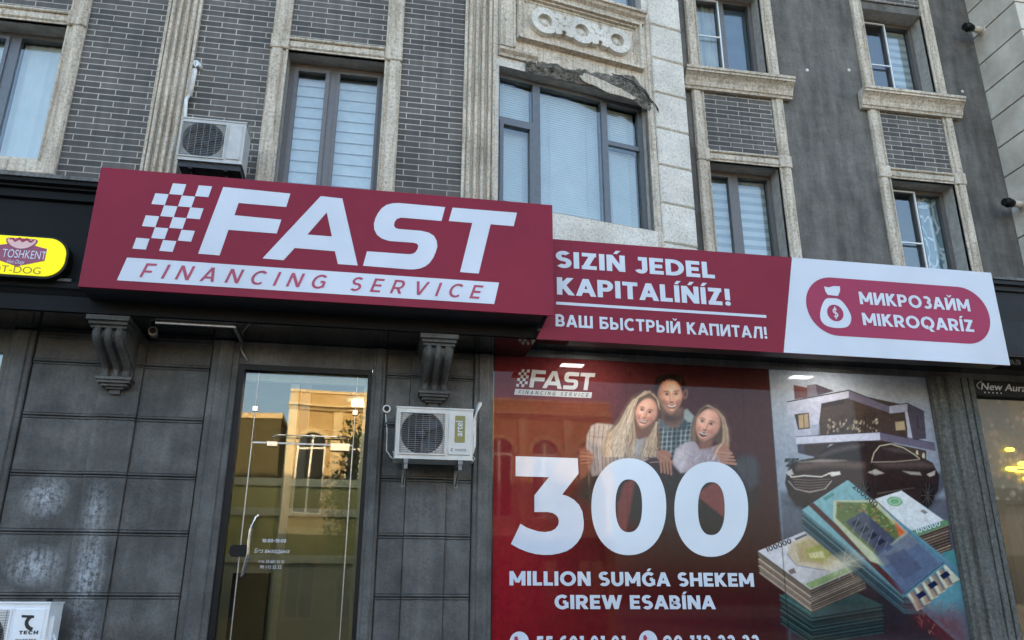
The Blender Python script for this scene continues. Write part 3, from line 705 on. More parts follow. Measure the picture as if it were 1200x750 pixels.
mb = MB(); mb.sweep_x([(-.63, 5.105), (-.70, 5.10), (-.70, 5.135), (-.63, 5.145)], -10, 1.45); mb.sweep_x([(-.585, 4.165), (-.635, 4.165), (-.635, 4.19), (-.585, 4.205)], -10, -2.62); mb.build('fascia_capping', 'ledge', BLD)
mb = MB(); mb.box(-10, 1.45, -.575, -.002, 3.897, 3.904); mb.box(1.453, 12, -.66, -.002, 3.978, 3.986); mb.box(1.4505, 1.4525, -.598, -.002, 3.905, 3.98); mb.build('soffit', 'soffit', BLD)
# scroll brackets under the fascia
def corbel(xc, w=.29):
    mb = MB()
    def prof(k):      # y as a function of height, S-shaped scroll
        pts = []
        for i in range(22):
            u = i/21; z = 3.80-.34*u
            y = -.50+.37*(1/(1+math.exp(-(u-.48)*9)))-.03*math.sin(u*math.pi*2)
            pts.append((y, z))
        return pts
    pr = prof(0)
    mb.sweep_x([(0, 3.80)]+pr+[(0, 3.46)], xc-w*.46, xc+w*.46)
    n = 3
    for k in range(n):
        c = xc-w*.46+w*.92*(k+.5)/n; rr = w*.92/n*.36
        path = [(c, y-.012, z) for y, z in pr]; mb.tube(path, rr, 8)
    mb.box(xc-w*.60, xc+w*.60, -.60, 0, 3.855, 3.895); mb.box(xc-w*.54, xc+w*.54, -.57, 0, 3.825, 3.855); mb.box(xc-w*.50, xc+w*.50, -.54, 0, 3.80, 3.825)
    for (a, d, z0, z1) in ((.52, .20, 3.435, 3.46), (.47, .18, 3.41, 3.435), (.38, .15, 3.385, 3.41), (.26, .12, 3.365, 3.385), (.15, .09, 3.325, 3.365)):
        mb.box(xc-w*a, xc+w*a, -d, 0, z0, z1)
    return mb.build('corbel', 'clad', BLD, bevel=.006)
corbel(-2.29); corbel(.55)
# left shop window edge
mb = MB(); mb.border(-5.2, -3.24, 1.2, 3.74, .0, .08, .06); lw = mb.build('window', 'clad', BLD, label='shop window at the far left edge')
MB().box(-5.14, -3.30, .03, .04, 1.26, 3.68).build('pane', 'glass', lw); b_, m_ = blind_mesh('curtain', -5.14, -3.30, 1.26, 3.68, .12, None); b_.build('blind', 'dim', lw)

# ---- entrance door --------------------------------------------------------
FL = .85
mb = MB(); mb.box(-1.263, -1.21, -.03, .09, FL, 3.675); mb.box(-.075, -.037, -.03, .09, FL, 3.675); mb.box(-1.21, -.075, -.03, .09, 3.625, 3.675)
door = mb.build('entrance_door', 'black', BLD, label='glass entrance door in a black frame')
g = .004
lx0, lx1, lz1 = -1.085, -.175, 2.955
MB().box(-1.21, lx0-g, .03, .04, FL, 3.625).build('side_pane', 'doorglass', door)
MB().box(lx1+g, -.075, .03, .04, FL, 3.625).build('side_pane', 'doorglass', door)
MB().box(lx0, lx1, .03, .04, lz1+.012, 3.625).build('transom_pane', 'doorglass', door)
leaf = MB().box(lx0+.004, lx1-.004, .03, .04, FL+.01, lz1).build('door_leaf', 'doorglass', door)
mb = MB(); mb.box(lx0-.003, lx0+.006, .024, .029, FL, lz1); mb.box(lx1-.006, lx1+.003, .024, .029, FL, lz1); mb.box(lx0, lx1, .024, .029, lz1-.006, lz1+.008)
mb.box(lx0-.003, lx0+.002, .025, .028, lz1+.008, 3.62); mb.box(lx1-.002, lx1+.003, .025, .028, lz1+.008, 3.62)
mb.build('glass_edge', 'zinc', door)
mb = MB(); mb.tube([(lx0+.30, -.03, 3.02), (lx1-.05, -.03, 3.02)], .006, 8); mb.tube([(lx0+.18, .0, 2.985), (lx0+.18, -.03, 3.0), (lx0+.22, -.03, 3.02), (lx0+.30, -.03, 3.02)], .005, 8); mb.build('stay_bar', 'steel', door)
mb = MB()
for cx in (lx0, lx1): MB().box(cx-.022, cx+.022, .008, .029, 3.245, 3.29).build('patch_fitting', 'steel', door)
MB().box(lx0+.14, lx0+.23, .0, .029, 2.925, 2.965).build('patch_fitting', 'steel', door); MB().box(lx1-.20, lx1-.03, -.01, .029, 2.90, 2.965).build('patch_fitting', 'steel', door)
hx = -1.0
mb = MB(); mb.tube([(hx+.055, -.035, 2.30), (hx+.03, -.06, 2.285), (hx+.0, -.07, 2.17), (hx-.005, -.072, 2.08), (hx+.0, -.07, 1.98), (hx-.03, -.06, 1.80), (hx-.055, -.035, 1.775)], .014, 12)
mb.tube([(hx+.0, .03, 2.21), (hx, -.07, 2.21)], .008, 8); mb.tube([(hx, .03, 1.93), (hx, -.07, 1.93)], .008, 8); mb.build('handle', 'steel', leaf)
mb = MB(); mb.prism([(lx0-.055+.03*math.cos(t)*(1)+(.11 if math.cos(t) > 0 else 0), 2.0+.05*math.sin(t)) for t in [2*math.pi*k/24 for k in range(24)]], -.002, .029); mb.dome(lx0+.06, 2.0, -.002, .014, .012); mb.build('lock', 'black', leaf)
mb = MB(); write(mb, '10:00-19:00', -.905, -.70, 2.075, .030, .0285, .2); mb.build('opening_hours', 'letter', leaf); mb = MB(); thin_text(mb, 'Без выходных', -.96, -.66, 1.985, .036, .0285, shear=.15)
mb.build('opening_days', 'letter', leaf); mb = MB(); thin_text(mb, 'тел. 55 601 01 01', -.92, -.70, 1.90, .026, .0285); thin_text(mb, '90 112 22 22', -.90, -.72, 1.855, .026, .0285); mb.build('phone_lettering', 'letter', leaf)
# vestibule behind the glass
mb = MB(); zc = 3.86
mb.face([(-1.6, .1, FL), (-1.6, 3.9, FL), (-1.6, 3.9, zc), (-1.6, .1, zc)]); mb.face([(1.0, .1, FL), (1.0, 3.9, FL), (1.0, 3.9, zc), (1.0, .1, zc)])
mb.face([(-1.6, 3.9, FL), (1.0, 3.9, FL), (1.0, 3.9, zc), (-1.6, 3.9, zc)]); mb.face([(-1.6, .1, zc), (1, .1, zc), (1, 3.9, zc), (-1.6, 3.9, zc)]); mb.build('vestibule_wall', 'innerwall', BLD)
mb = MB(); mb.face([(-1.6, .0, FL), (1.0, .0, FL), (1.0, 3.9, FL), (-1.6, 3.9, FL)]); mb.build('vestibule_floor', 'innerfloor', BLD)
# inner partition of grey aluminium, set back
YP = 1.25
def ax(px, py): return xz(px, py, YP)
vx = [-1.55, ax(332, 600)[0], ax(425, 600)[0]-.02, .95]
zb = [ax(340, 655)[1], ax(340, 600)[1], ax(340, 565)[1], ax(340, 440)[1]]
mb = MB()
for x in vx: mb.box(x-.045, x+.045, YP, YP+.06, FL, 3.85)
for z in zb: 
    for a, b in zip(vx, vx[1:]): mb.box(a+.045, b-.045, YP+.002, YP+.058, z-.04, z+.04)
part_ = mb.build('inner_partition', 'alu', BLD)
xm = ax(357, 480)[0]; MB().box(xm-.05, xm+.05, YP-.005, YP+.055, zb[2]+.041, zb[3]-.041).build('dark_post', 'fan', part_)
for a, b in zip(vx, vx[1:]):
    for z0, z1, m in ((FL, zb[0]-.04, 'innerwall'), (zb[0]+.04, zb[1]-.04, 'olive'), (zb[1]+.04, zb[2]-.04, 'olive')):
        MB().box(a+.045, b-.045, YP+.02, YP+.035, z0, z1).build('infill_panel', m, part_)
MB().box(-1.20, -.86, .55, .60, FL, FL+.98).build('notice_board', 'black', BLD)
MB().box(-.27, .08, 2.0, 2.10, 3.80, 3.83).build('ceiling_lamp_or_fill', 'lamp', BLD)
MB().box(-1.0, .1, .28, .62, 3.83, 3.855).build('ceiling_lamp_or_fill', 'lamp', BLD)  # unseen panel added to brighten the vestibule
MB().box(-1.205, -.08, .07, .12, 3.545, 3.62).build('header_rail', 'alu', door)

# ---- stone wing at the right ------------------------------------------------
WING = thing('stone_building', 'pale stone-faced wing at the right edge with wide horizontal joints', 'building', (10, .1, 0))
mb = MB(); zz = 4.35
WX = 8.335
while zz < TOP-.2:
    zt = zz+.452
    mb.box(WX, 11.4, .10, PY+.3, zz+.006, zt-.006); zz += .4585
mb.build('stone_wall', 'wing', WING, bevel=.008)
MB().box(WX+.02, 11.38, .118, PY+.25, 4.3, TOP-.05).build('joint_mortar', 'ledge', WING)
def onside(px, py):
    d = _r*((px-600)/FPX) - _u*((py-375)/FPX) + _f; t = (WX-CAM.x)/d.x; return CAM+d*t
for (px, py) in ((1151, 36), (1199, 240)):
    p = onside(px, py); mb = MB(); mb.tube([(WX, p.y, p.z), (WX-.20, p.y-.04, p.z-.015)], [.048, .044], 14); mb.tube([(WX+.001, p.y, p.z), (WX-.02, p.y, p.z)], .07, 14)
    t = thing('wall_spout', 'black-tipped stub pipe high on the stone wing near the top edge' if py < 100 else 'black-tipped stub pipe lower on the stone wing beside the white sign', 'pipe', (WX, p.y, p.z), 'stub pipes on the stone wing')
    mb.build('pipe_sleeve', 'wing', t)
    mb = MB(); mb.tube([(WX-.19, p.y-.04, p.z-.015), (WX-.235, p.y-.048, p.z-.018), (WX-.34, p.y-.06, p.z-.02)], [.046, .058, .050], 14); mb.tube([(WX-.26, p.y-.05, p.z-.018), (WX-.28, p.y-.05, p.z-.018)], .066, 14); mb.build('nozzle', 'black', t)
for (px, py) in ((946, 82), (995, 82), (1128, 107)):
    c = xz(px, py, PY); mb = MB(); mb.dome(c[0], c[1], PY, .024, .006, 10, 2); mb.build('filled_anchor_hole', 'pale', BLD)
MB().box(1.2, 12, .26, PY+.05, 4.78, 4.84).build('canopy_roof', 'ledge', BLD)
MB().box(8.42, 12, 0, .25, 0, 3.9).build('shopfront_wall', 'clad', BLD)
# right-hand shopfront post
mb = MB(); X0, X1 = 5.905, 6.415
pr = [(X0, .05), (X0, -.06), (X0+.05, -.06), (X0+.06, -.085), (X0+.12, -.085), (X0+.125, -.07), (X0+.16, -.07), (X0+.165, -.10), (X0+.32, -.10), (X0+.325, -.075), (X0+.35, -.075), (X0+.355, -.09), (X0+.42, -.09), (X0+.425, -.06), (X0+.45, -.06), (X0+.455, -.075), (X1, -.075), (X1, .05)]
mb.sweep_z(pr, 0, 3.90); mb.build('shopfront_post', 'post', BLD, label='streaked grey-green fluted post right of the poster window')

# ================================================================== painter (flat colours of the printed pictures)
LT = np.array([.79, .83, .92])
class Canvas:
    def __init__(s, x0, x1, z0, z1, res, Y):
        s.nx = int((x1-x0)/res)+1; s.nz = int((z1-z0)/res)+1; s.Y = Y; s.ext = (x0, x1, z0, z1)
        X, Z = np.meshgrid(np.linspace(x0, x1, s.nx), np.linspace(z0, z1, s.nz))
        s.X, s.Z = X.ravel(), Z.ravel()
        D = np.stack([s.X-CAM.x, np.full_like(s.X, Y-CAM.y), s.Z-CAM.z], 1)
        c = D@np.array([list(_r), list(_u), list(_f)]).T
        s.x = 600+FPX*c[:, 0]/c[:, 2]; s.y = 375-FPX*c[:, 1]/c[:, 2]     # photo pixel of each point of the sheet
        s.c = np.zeros((len(s.x), 3))
    @staticmethod
    def ink(c):
        v = np.array(c, float)/255; v = np.where(v <= .04045, v/12.92, ((v+.055)/1.055)**2.4); return v*1.22/(LT/.86)*.86*.92
    def put(s, idx, a, col):
        col = s.ink(col) if not isinstance(col, np.ndarray) else col
        s.c[idx] = s.c[idx]*(1-a[:, None])+col*a[:, None]
    def box(s, x0, y0, x1, y1): return np.nonzero((s.x >= x0) & (s.x <= x1) & (s.y >= y0) & (s.y <= y1))[0]
    def poly(s, P, col, soft=.8, al=1., col2=None, axis=None):
        P = np.array(P, float); i = s.box(P[:, 0].min()-soft-1, P[:, 1].min()-soft-1, P[:, 0].max()+soft+1, P[:, 1].max()+soft+1)
        if not len(i): return
        x, y = s.x[i], s.y[i]; ins = np.zeros(len(i), bool); d2 = np.full(len(i), 1e9)
        for (ax_, ay), (bx, by) in zip(P, np.roll(P, -1, 0)):
            cr = (ay > y) != (by > y)
            with np.errstate(divide='ignore', invalid='ignore'): xi = (bx-ax_)*(y-ay)/(by-ay+1e-12)+ax_
            ins ^= cr & (x < xi)
            L = (bx-ax_)**2+(by-ay)**2+1e-9; t = np.clip(((x-ax_)*(bx-ax_)+(y-ay)*(by-ay))/L, 0, 1)
            d2 = np.minimum(d2, (x-ax_-t*(bx-ax_))**2+(y-ay-t*(by-ay))**2)
        d = np.sqrt(d2)*np.where(ins, -1, 1); a = np.clip(.5-d/soft, 0, 1)*al
        if col2 is not None:
            ax_ = axis or ((0, P[:, 1].min()), (0, P[:, 1].max())); v = np.array(ax_[1], float)-ax_[0]
            t = np.clip(((x-ax_[0][0])*v[0]+(y-ax_[0][1])*v[1])/(v@v), 0, 1)[:, None]
            s.put(i, a, s.ink(col)*(1-t)+s.ink(col2)*t)
        else: s.put(i, a, col)
    def ell(s, cx, cy, rx, ry, col, rot=0, soft=.25, al=1.):
        R = max(rx, ry)*(1+soft)+1; i = s.box(cx-R, cy-R, cx+R, cy+R)
        if not len(i): return
        c, n = math.cos(R_(rot)), math.sin(R_(rot)); dx, dy = s.x[i]-cx, s.y[i]-cy
        u, v = (dx*c+dy*n)/rx, (-dx*n+dy*c)/ry; r = np.sqrt(u*u+v*v); s.put(i, np.clip((1+soft/2-r)/soft, 0, 1)*al, col)
    def line(s, P, w, col, al=1., soft=.8, w2=None):
        P = np.array(P, float); i = s.box(P[:, 0].min()-w-2, P[:, 1].min()-w-2, P[:, 0].max()+w+2, P[:, 1].max()+w+2)
        if not len(i): return
        x, y = s.x[i], s.y[i]; best = np.full(len(i), 1e9); n = len(P)-1
        for k in range(n):
            (ax_, ay), (bx, by) = P[k], P[k+1]; L = (bx-ax_)**2+(by-ay)**2+1e-9
            t = np.clip(((x-ax_)*(bx-ax_)+(y-ay)*(by-ay))/L, 0, 1); ww = w+((w2 if w2 is not None else w)-w)*(k+t)/n
            best = np.minimum(best, np.hypot(x-ax_-t*(bx-ax_), y-ay-t*(by-ay))-ww/2)
        s.put(i, np.clip(.5-best/soft, 0, 1)*al, col)
    def fill(s, fn, mask=None):
        i = np.arange(len(s.x)) if mask is None else np.nonzero(mask)[0]; s.c[i] = fn(s.x[i], s.y[i])
    def tint(s, P, fn, soft=1.): pass
    def build(s, name, mat, parent, **kw):
        me = bpy.data.meshes.new(name); nx, nz = s.nx, s.nz; o3 = ORG[parent.name]
        co = np.stack([s.X-o3[0], np.full_like(s.X, s.Y-o3[1]), s.Z-o3[2]], 1).astype(np.float32)
        q = (np.arange(nz-1)[:, None]*nx+np.arange(nx-1)[None]).ravel(); F = np.stack([q, q+1, q+nx+1, q+nx], 1).astype(np.int32)
        me.vertices.add(len(co)); me.vertices.foreach_set('co', co.ravel()); me.loops.add(F.size); me.loops.foreach_set('vertex_index', F.ravel())
        me.polygons.add(len(F)); me.polygons.foreach_set('loop_start', np.arange(0, F.size, 4, dtype=np.int32)); me.polygons.foreach_set('loop_total', np.full(len(F), 4, np.int32))
        me.update(calc_edges=True); at_ = me.color_attributes.new('ink', 'FLOAT_COLOR', 'POINT')
        at_.data.foreach_set('color', np.concatenate([np.clip(s.c, .002, .9), np.ones((len(s.c), 1))], 1).astype(np.float32).ravel())
        me.materials.append(MT[mat]); o = bpy.data.objects.new(name, me); COL.objects.link(o); o.parent = parent; ORG[o.name] = o3
        for k, v in kw.items(): o[k] = v
        return o

# ---- the picture on the shop window -------------------------------------------
YPO = .0
cv = Canvas(1.15, 5.898, .90, 3.903, .0065, YPO)
k3 = Canvas.ink
def bgfn(x, y):
    u = np.clip((x-578)/320, 0, 1)[:, None]; v = np.clip((y-425)/325, 0, 1)[:, None]
    top = k3((92, 36, 40))*(1-u)+k3((74, 44, 42))*u; bot = k3((104, 18, 28))*(1-u)+k3((52, 14, 20))*u
    c = top*(1-v)+bot*v
    g = np.exp(-((x-585)/70)**2-((y-640)/120)**2)[:, None]; c = c+g*k3((110, 12, 24))*.6
    d = np.exp(-((x-790)/110)**2-((y-640)/70)**2)[:, None]; c = c*(1-.55*d)
    return c
cv.fill(bgfn)
# lighter picture on the right: sky and floor
cv.poly([(899, 410), (1200, 410), (1200, 760), (925, 760)], (150, 158, 172), 1.2, 1, (128, 136, 152), ((0, 430), (0, 600)))
cv.poly([(913, 576), (1200, 588), (1200, 760), (925, 760)], (92, 96, 110), 6, 1, (62, 60, 70), ((0, 580), (0, 700)))
# dark red floor of the left part creeping under the money
cv.poly([(917, 640), (1200, 690), (1200, 760), (924, 760)], (46, 30, 36), 40, .9)
# -- villa (zoom 4.4125, offset 890,430)
def z8(L): return [(890+a/4.4125, 430+b/4.4125) for a, b in L]
cv.poly(z8([(175, 92), (250, 108), (250, 158), (182, 168)]), (92, 62, 62)); cv.poly(z8([(245, 95), (290, 88), (385, 125), (300, 150), (250, 158)]), (98, 92, 104)); cv.poly(z8([(290, 88), (385, 125), (300, 145)]), (70, 64, 74))
cv.poly(z8([(300, 180), (465, 135), (770, 200), (850, 235), (860, 370), (640, 400), (300, 400)]), (66, 54, 50))
cv.poly(z8([(310, 190), (440, 165), (440, 190), (320, 215)]), (50, 42, 42), 2)
cv.poly(z8([(142, 178), (462, 118), (462, 160), (320, 188), (300, 360), (192, 365), (170, 250), (150, 245)]), (158, 160, 180)); cv.poly(z8([(142, 178), (462, 118), (462, 124), (142, 184)]), (44, 42, 50), .6)
cv.poly(z8([(462, 118), (680, 203), (680, 240), (462, 165)]), (96, 92, 110)); cv.line(z8([(462, 120), (680, 204)]), 1, (40, 38, 46))
cv.poly(z8([(672, 200), (765, 188), (765, 370), (790, 372), (762, 232), (672, 240)]), (150, 152, 170)); cv.poly(z8([(765, 190), (850, 232), (862, 372), (790, 372)]), (74, 68, 80)); cv.poly(z8([(752, 232), (766, 232), (792, 372), (772, 372)]), (165, 166, 182)); cv.line(z8([(672, 200), (765, 188), (850, 230)]), 1, (36, 34, 42))
cv.poly(z8([(180, 245), (255, 236), (262, 318), (200, 325)]), (54, 48, 48)); cv.poly(z8([(200, 250), (250, 242), (256, 312), (206, 318)]), (150, 130, 104)); cv.line(z8([(228, 246), (232, 316)]), .8, (50, 42, 40))
cv.poly(z8([(345, 262), (600, 235), (618, 330), (370, 345)]), (60, 50, 46), 2)
rr = np.random.default_rng(3)
for k in range(80):
    u = rr.uniform(350, 612); v = rr.uniform(265, 335); w_ = rr.uniform(3, 14); cv.poly(z8([(u, v), (u+w_, v-2), (u+w_, v+rr.uniform(4, 16)), (u, v+rr.uniform(6, 18))]), ((150, 134, 116), (104, 92, 84), (56, 50, 50), (180, 168, 150))[k % 4], .9, .6)
for k in (372, 425, 480, 545, 590): cv.line(z8([(k, 255), (k+5, 340)]), .7, (36, 32, 34))
cv.poly(z8([(702, 285), (748, 280), (754, 325), (706, 328)]), (166, 148, 120), 1.5); cv.line(z8([(815, 255), (822, 320)]), 1.2, (48, 44, 52))
cv.poly(z8([(262, 300), (310, 296), (312, 350), (266, 354)]), (130, 138, 156), 1, .7)
cv.poly(z8([(188, 362), (622, 338), (625, 378), (190, 398)]), (176, 178, 196)); cv.poly(z8([(622, 338), (905, 395), (912, 435), (625, 378)]), (98, 92, 112)); cv.line(z8([(188, 361), (622, 337), (905, 394)]), .8, (50, 46, 56))
cv.poly(z8([(195, 400), (360, 390), (300, 470), (200, 445)]), (66, 62, 74)); cv.poly(z8([(230, 405), (370, 396), (300, 462), (240, 450)]), (58, 46, 44))
cv.poly(z8([(640, 385), (862, 432), (862, 480), (640, 420)]), (70, 58, 56)); cv.ell(*z8([(815, 448)])[0], 1.5, 4, (200, 190, 160)); cv.ell(*z8([(848, 462)])[0], 1.5, 4, (200, 190, 160))
for k in range(60):
    a, b = rr.uniform(135, 200), rr.uniform(475, 520); cv.ell(*z8([(a, b)])[0], 1.6, 1.4, ((40, 42, 46), (72, 76, 80))[k % 2], 0, .6, .8)
# -- car
carb = [(140, 545), (160, 505), (215, 480), (280, 470), (330, 425), (400, 392), (480, 382), (580, 383), (680, 392), (760, 418), (830, 462), (895, 495), (930, 560), (925, 640), (880, 700), (800, 720), (700, 740), (300, 745), (190, 715), (150, 660), (132, 600)]
cv.poly(z8(carb), (48, 37, 37), 1.2)
cv.poly(z8([(200, 500), (430, 482), (560, 500), (560, 690), (300, 745), (190, 715), (150, 660)]), (58, 43, 42), 6)
cv.poly(z8([(285, 468), (345, 425), (420, 398), (560, 388), (560, 480), (440, 484)]), (44, 36, 38), 1.5); cv.poly(z8([(590, 480), (610, 425), (650, 404), (720, 408), (800, 455), (825, 476)]), (50, 40, 41), 1.5)
cv.line(z8([(578, 495), (592, 445), (622, 408), (680, 398), (745, 418), (800, 452), (828, 474)]), 1.1, (178, 170, 150)); cv.line(z8([(585, 492), (700, 490), (828, 478)]), .8, (160, 150, 136))
cv.poly(z8([(205, 492), (320, 478), (450, 484), (340, 492)]), (150, 140, 136), 2.5, .75)
cv.line(z8([(148, 540), (165, 570), (230, 562), (320, 568), (375, 545), (410, 548)]), 1.3, (206, 196, 186)); cv.poly(z8([(355, 548), (415, 540), (420, 556), (375, 566)]), (206, 200, 196), 1.2); cv.poly(z8([(135, 545), (165, 528), (178, 556), (150, 562)]), (176, 170, 168), 1.5)
cv.line(z8([(150, 590), (185, 630), (260, 648), (340, 630), (372, 590)]), 1.2, (158, 146, 140))
for k in range(5): cv.line(z8([(172+6*k, 580+14*k), (260, 586+14*k), (360-5*k, 580+13*k)]), .7, (120, 104, 98), .9)
cv.poly(z8([(560, 545), (600, 528), (645, 550), (600, 560)]), (168, 160, 152), 1.5, .9); cv.poly(z8([(740, 538), (830, 545), (838, 560), (780, 556)]), (158, 150, 142), 1.5, .85); cv.poly(z8([(865, 555), (910, 535), (905, 560), (880, 568)]), (170, 160, 150), 1.2)
cv.line(z8([(610, 655), (700, 640), (800, 625)]), 1.4, (112, 98, 92), .8); cv.line(z8([(575, 390), (578, 500), (590, 640)]), .7, (34, 28, 29))
for (cx, cy, a, b) in ((870, 665, 34, 66), (545, 650, 26, 62)):
    p = z8([(cx, cy)])[0]; cv.ell(p[0], p[1], a/4.41, b/4.41, (28, 25, 27), 6)
    for k in range(10):
        t = k/10*6.283; cv.line([p, (p[0]+a/4.6*math.cos(t), p[1]+b/4.6*math.sin(t))], .7, (104, 98, 94), .6)
    cv.ell(p[0], p[1], 2, 3, (60, 54, 52), 6)
cv.poly(z8([(880, 640), (945, 520), (960, 620), (900, 700)]), (34, 31, 36), 5, .7)
# gloss on the paint, softer reflections
cv.poly(z8([(200, 505), (330, 490), (540, 500), (540, 520), (330, 512), (190, 530)]), (118, 98, 94), 7, .55)
cv.poly(z8([(600, 500), (840, 486), (910, 510), (880, 520), (640, 520)]), (104, 88, 86), 6, .5); cv.poly(z8([(600, 565), (860, 580), (850, 640), (600, 650)]), (38, 29, 29), 9, .7)
cv.poly(z8([(300, 462), (380, 425), (470, 405), (540, 402), (500, 420), (400, 440), (330, 466)]), (92, 82, 84), 5, .6); cv.poly(z8([(640, 420), (720, 418), (780, 448), (700, 440)]), (88, 80, 80), 4, .6)
cv.poly(z8([(135, 700), (300, 752), (700, 748), (930, 690), (900, 720), (700, 775), (300, 775)]), (40, 38, 44), 9, .7)
cv.poly(z8([(150, 600), (200, 660), (330, 690), (420, 640), (420, 720), (280, 742), (180, 700)]), (46, 33, 32), 10, .6)
# -- money (zoom 3.573, offset 880,540)
def z4(L): return [(880+a/3.573, 540+b/3.573) for a, b in L]
def stack(top, down, n, side, side2, gap):
    # layered note edges under a top note: top = 4 corners, the two front edges dropped n times
    n = int(n*1.9)
    for k in range(n, 0, -1):
        dx, dy = down[0]*k/n, down[1]*k/n; j = rr.uniform(-4, 4); q_ = rr.uniform(.62, 1.12); side_ = tuple(v*q_ for v in (side if k % 2 else side2))
        P = [(a+dx+j, b+dy) for a, b in top]; cv.poly(z4(P), side_, .7); cv.line(z4([P[3], P[2]]), .5, gap, .6); cv.line(z4([P[2], P[1]]), .5, gap, .6)
# green stack underneath, left
stack([(120, 560), (300, 480), (560, 600), (255, 650)], (5, 120), 9, (54, 78, 78), (30, 46, 50), (20, 30, 34))
# left 100000 stack
stack([(30, 378), (225, 295), (480, 440), (250, 540)], (4, 95), 11, (158, 142, 128), (92, 78, 70), (46, 36, 34))
T = [(30, 378), (225, 295), (480, 440), (250, 540)]
cv.poly(z4(T), (196, 194, 202), .8, 1, (176, 172, 172), (z4([(100, 330)])[0], z4([(350, 480)])[0]))
cv.poly(z4([(165, 345), (245, 310), (420, 410), (330, 462), (190, 438), (150, 390)]), (186, 172, 150), 2); cv.poly(z4([(190, 350), (245, 326), (380, 402), (320, 440), (205, 420)]), (168, 150, 112), 3)
cv.poly(z4([(225, 370), (290, 350), (340, 395), (300, 425), (235, 410)]), (150, 150, 82), 2); cv.poly(z4([(240, 388), (300, 378), (310, 405), (250, 408)]), (190, 184, 140), 1.5)
for k in range(12): cv.line(z4([(165+16*k, 345+5*k), (200+14*k, 440-3*k)]), .4, (150, 110, 104), .6)
cv.line(z4([(150, 390), (190, 438), (330, 462)]), .9, (70, 90, 140), .8); cv.poly(z4([(225, 515), (400, 445), (425, 460), (252, 536)]), (130, 152, 104), 1.2)
cv.poly(z4([(155, 460), (180, 448), (190, 468), (165, 476)]), (110, 96, 96), 1); cv.poly(z4([(182, 325), (232, 304), (236, 312), (188, 334)]), (88, 84, 92), .8)
# right white 100000 note stack
stack([(520, 160), (630, 125), (830, 265), (690, 315)], (12, 120), 11, (150, 130, 116), (84, 66, 60), (40, 30, 30))
cv.poly(z4([(520, 160), (630, 125), (830, 265), (690, 315)]), (200, 206, 212), .8); cv.poly(z4([(665, 295), (818, 245), (832, 266), (690, 318)]), (92, 134, 98), 1)
cv.ell(*z4([(602, 170)])[0], 33/3.573, 20/3.573, (112, 158, 122), 8, .15)
for k in range(14): t = k*.449; cv.ell(*z4([(602+22*math.cos(t), 170+13*math.sin(t))])[0], 1.1, .8, (170, 200, 176), 0, .5, .8)
cv.poly(z4([(708, 210), (722, 203), (742, 216), (728, 224)]), (120, 118, 122), 1)
cv.poly(z4([(800, 385), (850, 372), (880, 480), (860, 470)]), (70, 128, 134), 2)
# big turquoise 200000 bundle on top
stack([(215, 205), (405, 80), (1010, 570), (640, 560)], (4, 85), 15, (92, 124, 134), (40, 64, 74), (18, 30, 38))
cv.poly(z4([(216, 215), (640, 585), (660, 720), (760, 760), (600, 700), (520, 560), (230, 300)]), (34, 40, 50), 14, .45)
TT = [(215, 205), (405, 80), (1010, 560), (900, 790), (640, 560)]
cv.poly(z4(TT), (122, 164, 172), .8, 1, (84, 122, 140), (z4([(300, 150)])[0], z4([(700, 550)])[0]))
for k in range(26):
    u = k/25; cv.line(z4([(225+180*u, 198-116*u), (300+180*u, 262-116*u)]), .4, (88, 128, 140), .5)
for k in range(14):
    u = k/13; cv.line(z4([(600+200*u, 470-30*u), (690+190*u, 640-40*u)]), .4, (60, 90, 110), .5)
cv.poly(z4([(300, 158), (340, 132), (352, 142), (312, 168)]), (74, 120, 112), .8, .8)
cv.poly(z4([(240, 185), (262, 175), (650, 545), (632, 562)]), (78, 44, 46), 1.2)
cv.poly(z4([(345, 165), (520, 165), (700, 345), (560, 440), (500, 420), (345, 250)]), (170, 176, 150), 1.5); cv.poly(z4([(360, 172), (505, 175), (640, 300), (530, 400), (355, 240)]), (92, 104, 66), 2)
for k in range(110):
    a = rr.uniform(0, 1); b = rr.uniform(0, 1); px = 355+a*160+b*130; py = 175+b*120+a*10; cv.line(z4([(px, py), (px+rr.uniform(-16, 16), py+rr.uniform(-10, 14))]), .9, ((160, 176, 96), (70, 60, 52), (176, 96, 66), (120, 150, 120))[k % 4], .75)
cv.poly(z4([(600, 250), (650, 300), (620, 320)]), (196, 88, 52), 2, .8)
cv.poly(z4([(395, 255), (470, 210), (605, 330), (535, 390)]), (70, 74, 92), 1.5)
for k in range(5): cv.poly(z4([(420+34*k, 260+27*k), (446+34*k, 243+27*k), (462+34*k, 262+25*k), (436+34*k, 280+25*k)]), (38, 42, 58), 1)
for k in range(5): cv.line(z4([(452+30*k, 236+26*k), (425+30*k, 300+26*k)]), .8, (126, 132, 150), .7)
cv.poly(z4([(520, 390), (660, 300), (800, 430), (640, 560)]), (84, 92, 122), 5, .85); cv.poly(z4([(560, 400), (640, 370), (720, 450), (640, 500)]), (74, 80, 104), 3, .8)
cv.line(z4([(640, 560), (810, 425)]), .8, (26, 40, 54)); cv.line(z4([(545, 190), (860, 470)]), 1, (58, 108, 150), .8)
cv.poly(z4([(645, 565), (810, 430), (880, 500), (890, 560), (800, 640), (740, 620)]), (84, 136, 150), 1.5, .8)
for k in range(16):
    u = k/15; p = (655+150*u, 560-118*u); cv.poly(z4([p, (p[0]+9, p[1]-7), (p[0]+70, p[1]+55), (p[0]+40, p[1]+70)]), ((206, 200, 176), (150, 116, 96), (96, 104, 110))[k % 3], 1, .8)
for (a, b) in ((712, 560), (760, 518), (812, 478)): cv.poly(z4([(a-22, b+2), (a+8, b-18), (a+24, b), (a-6, b+20)]), (24, 32, 66), 1)
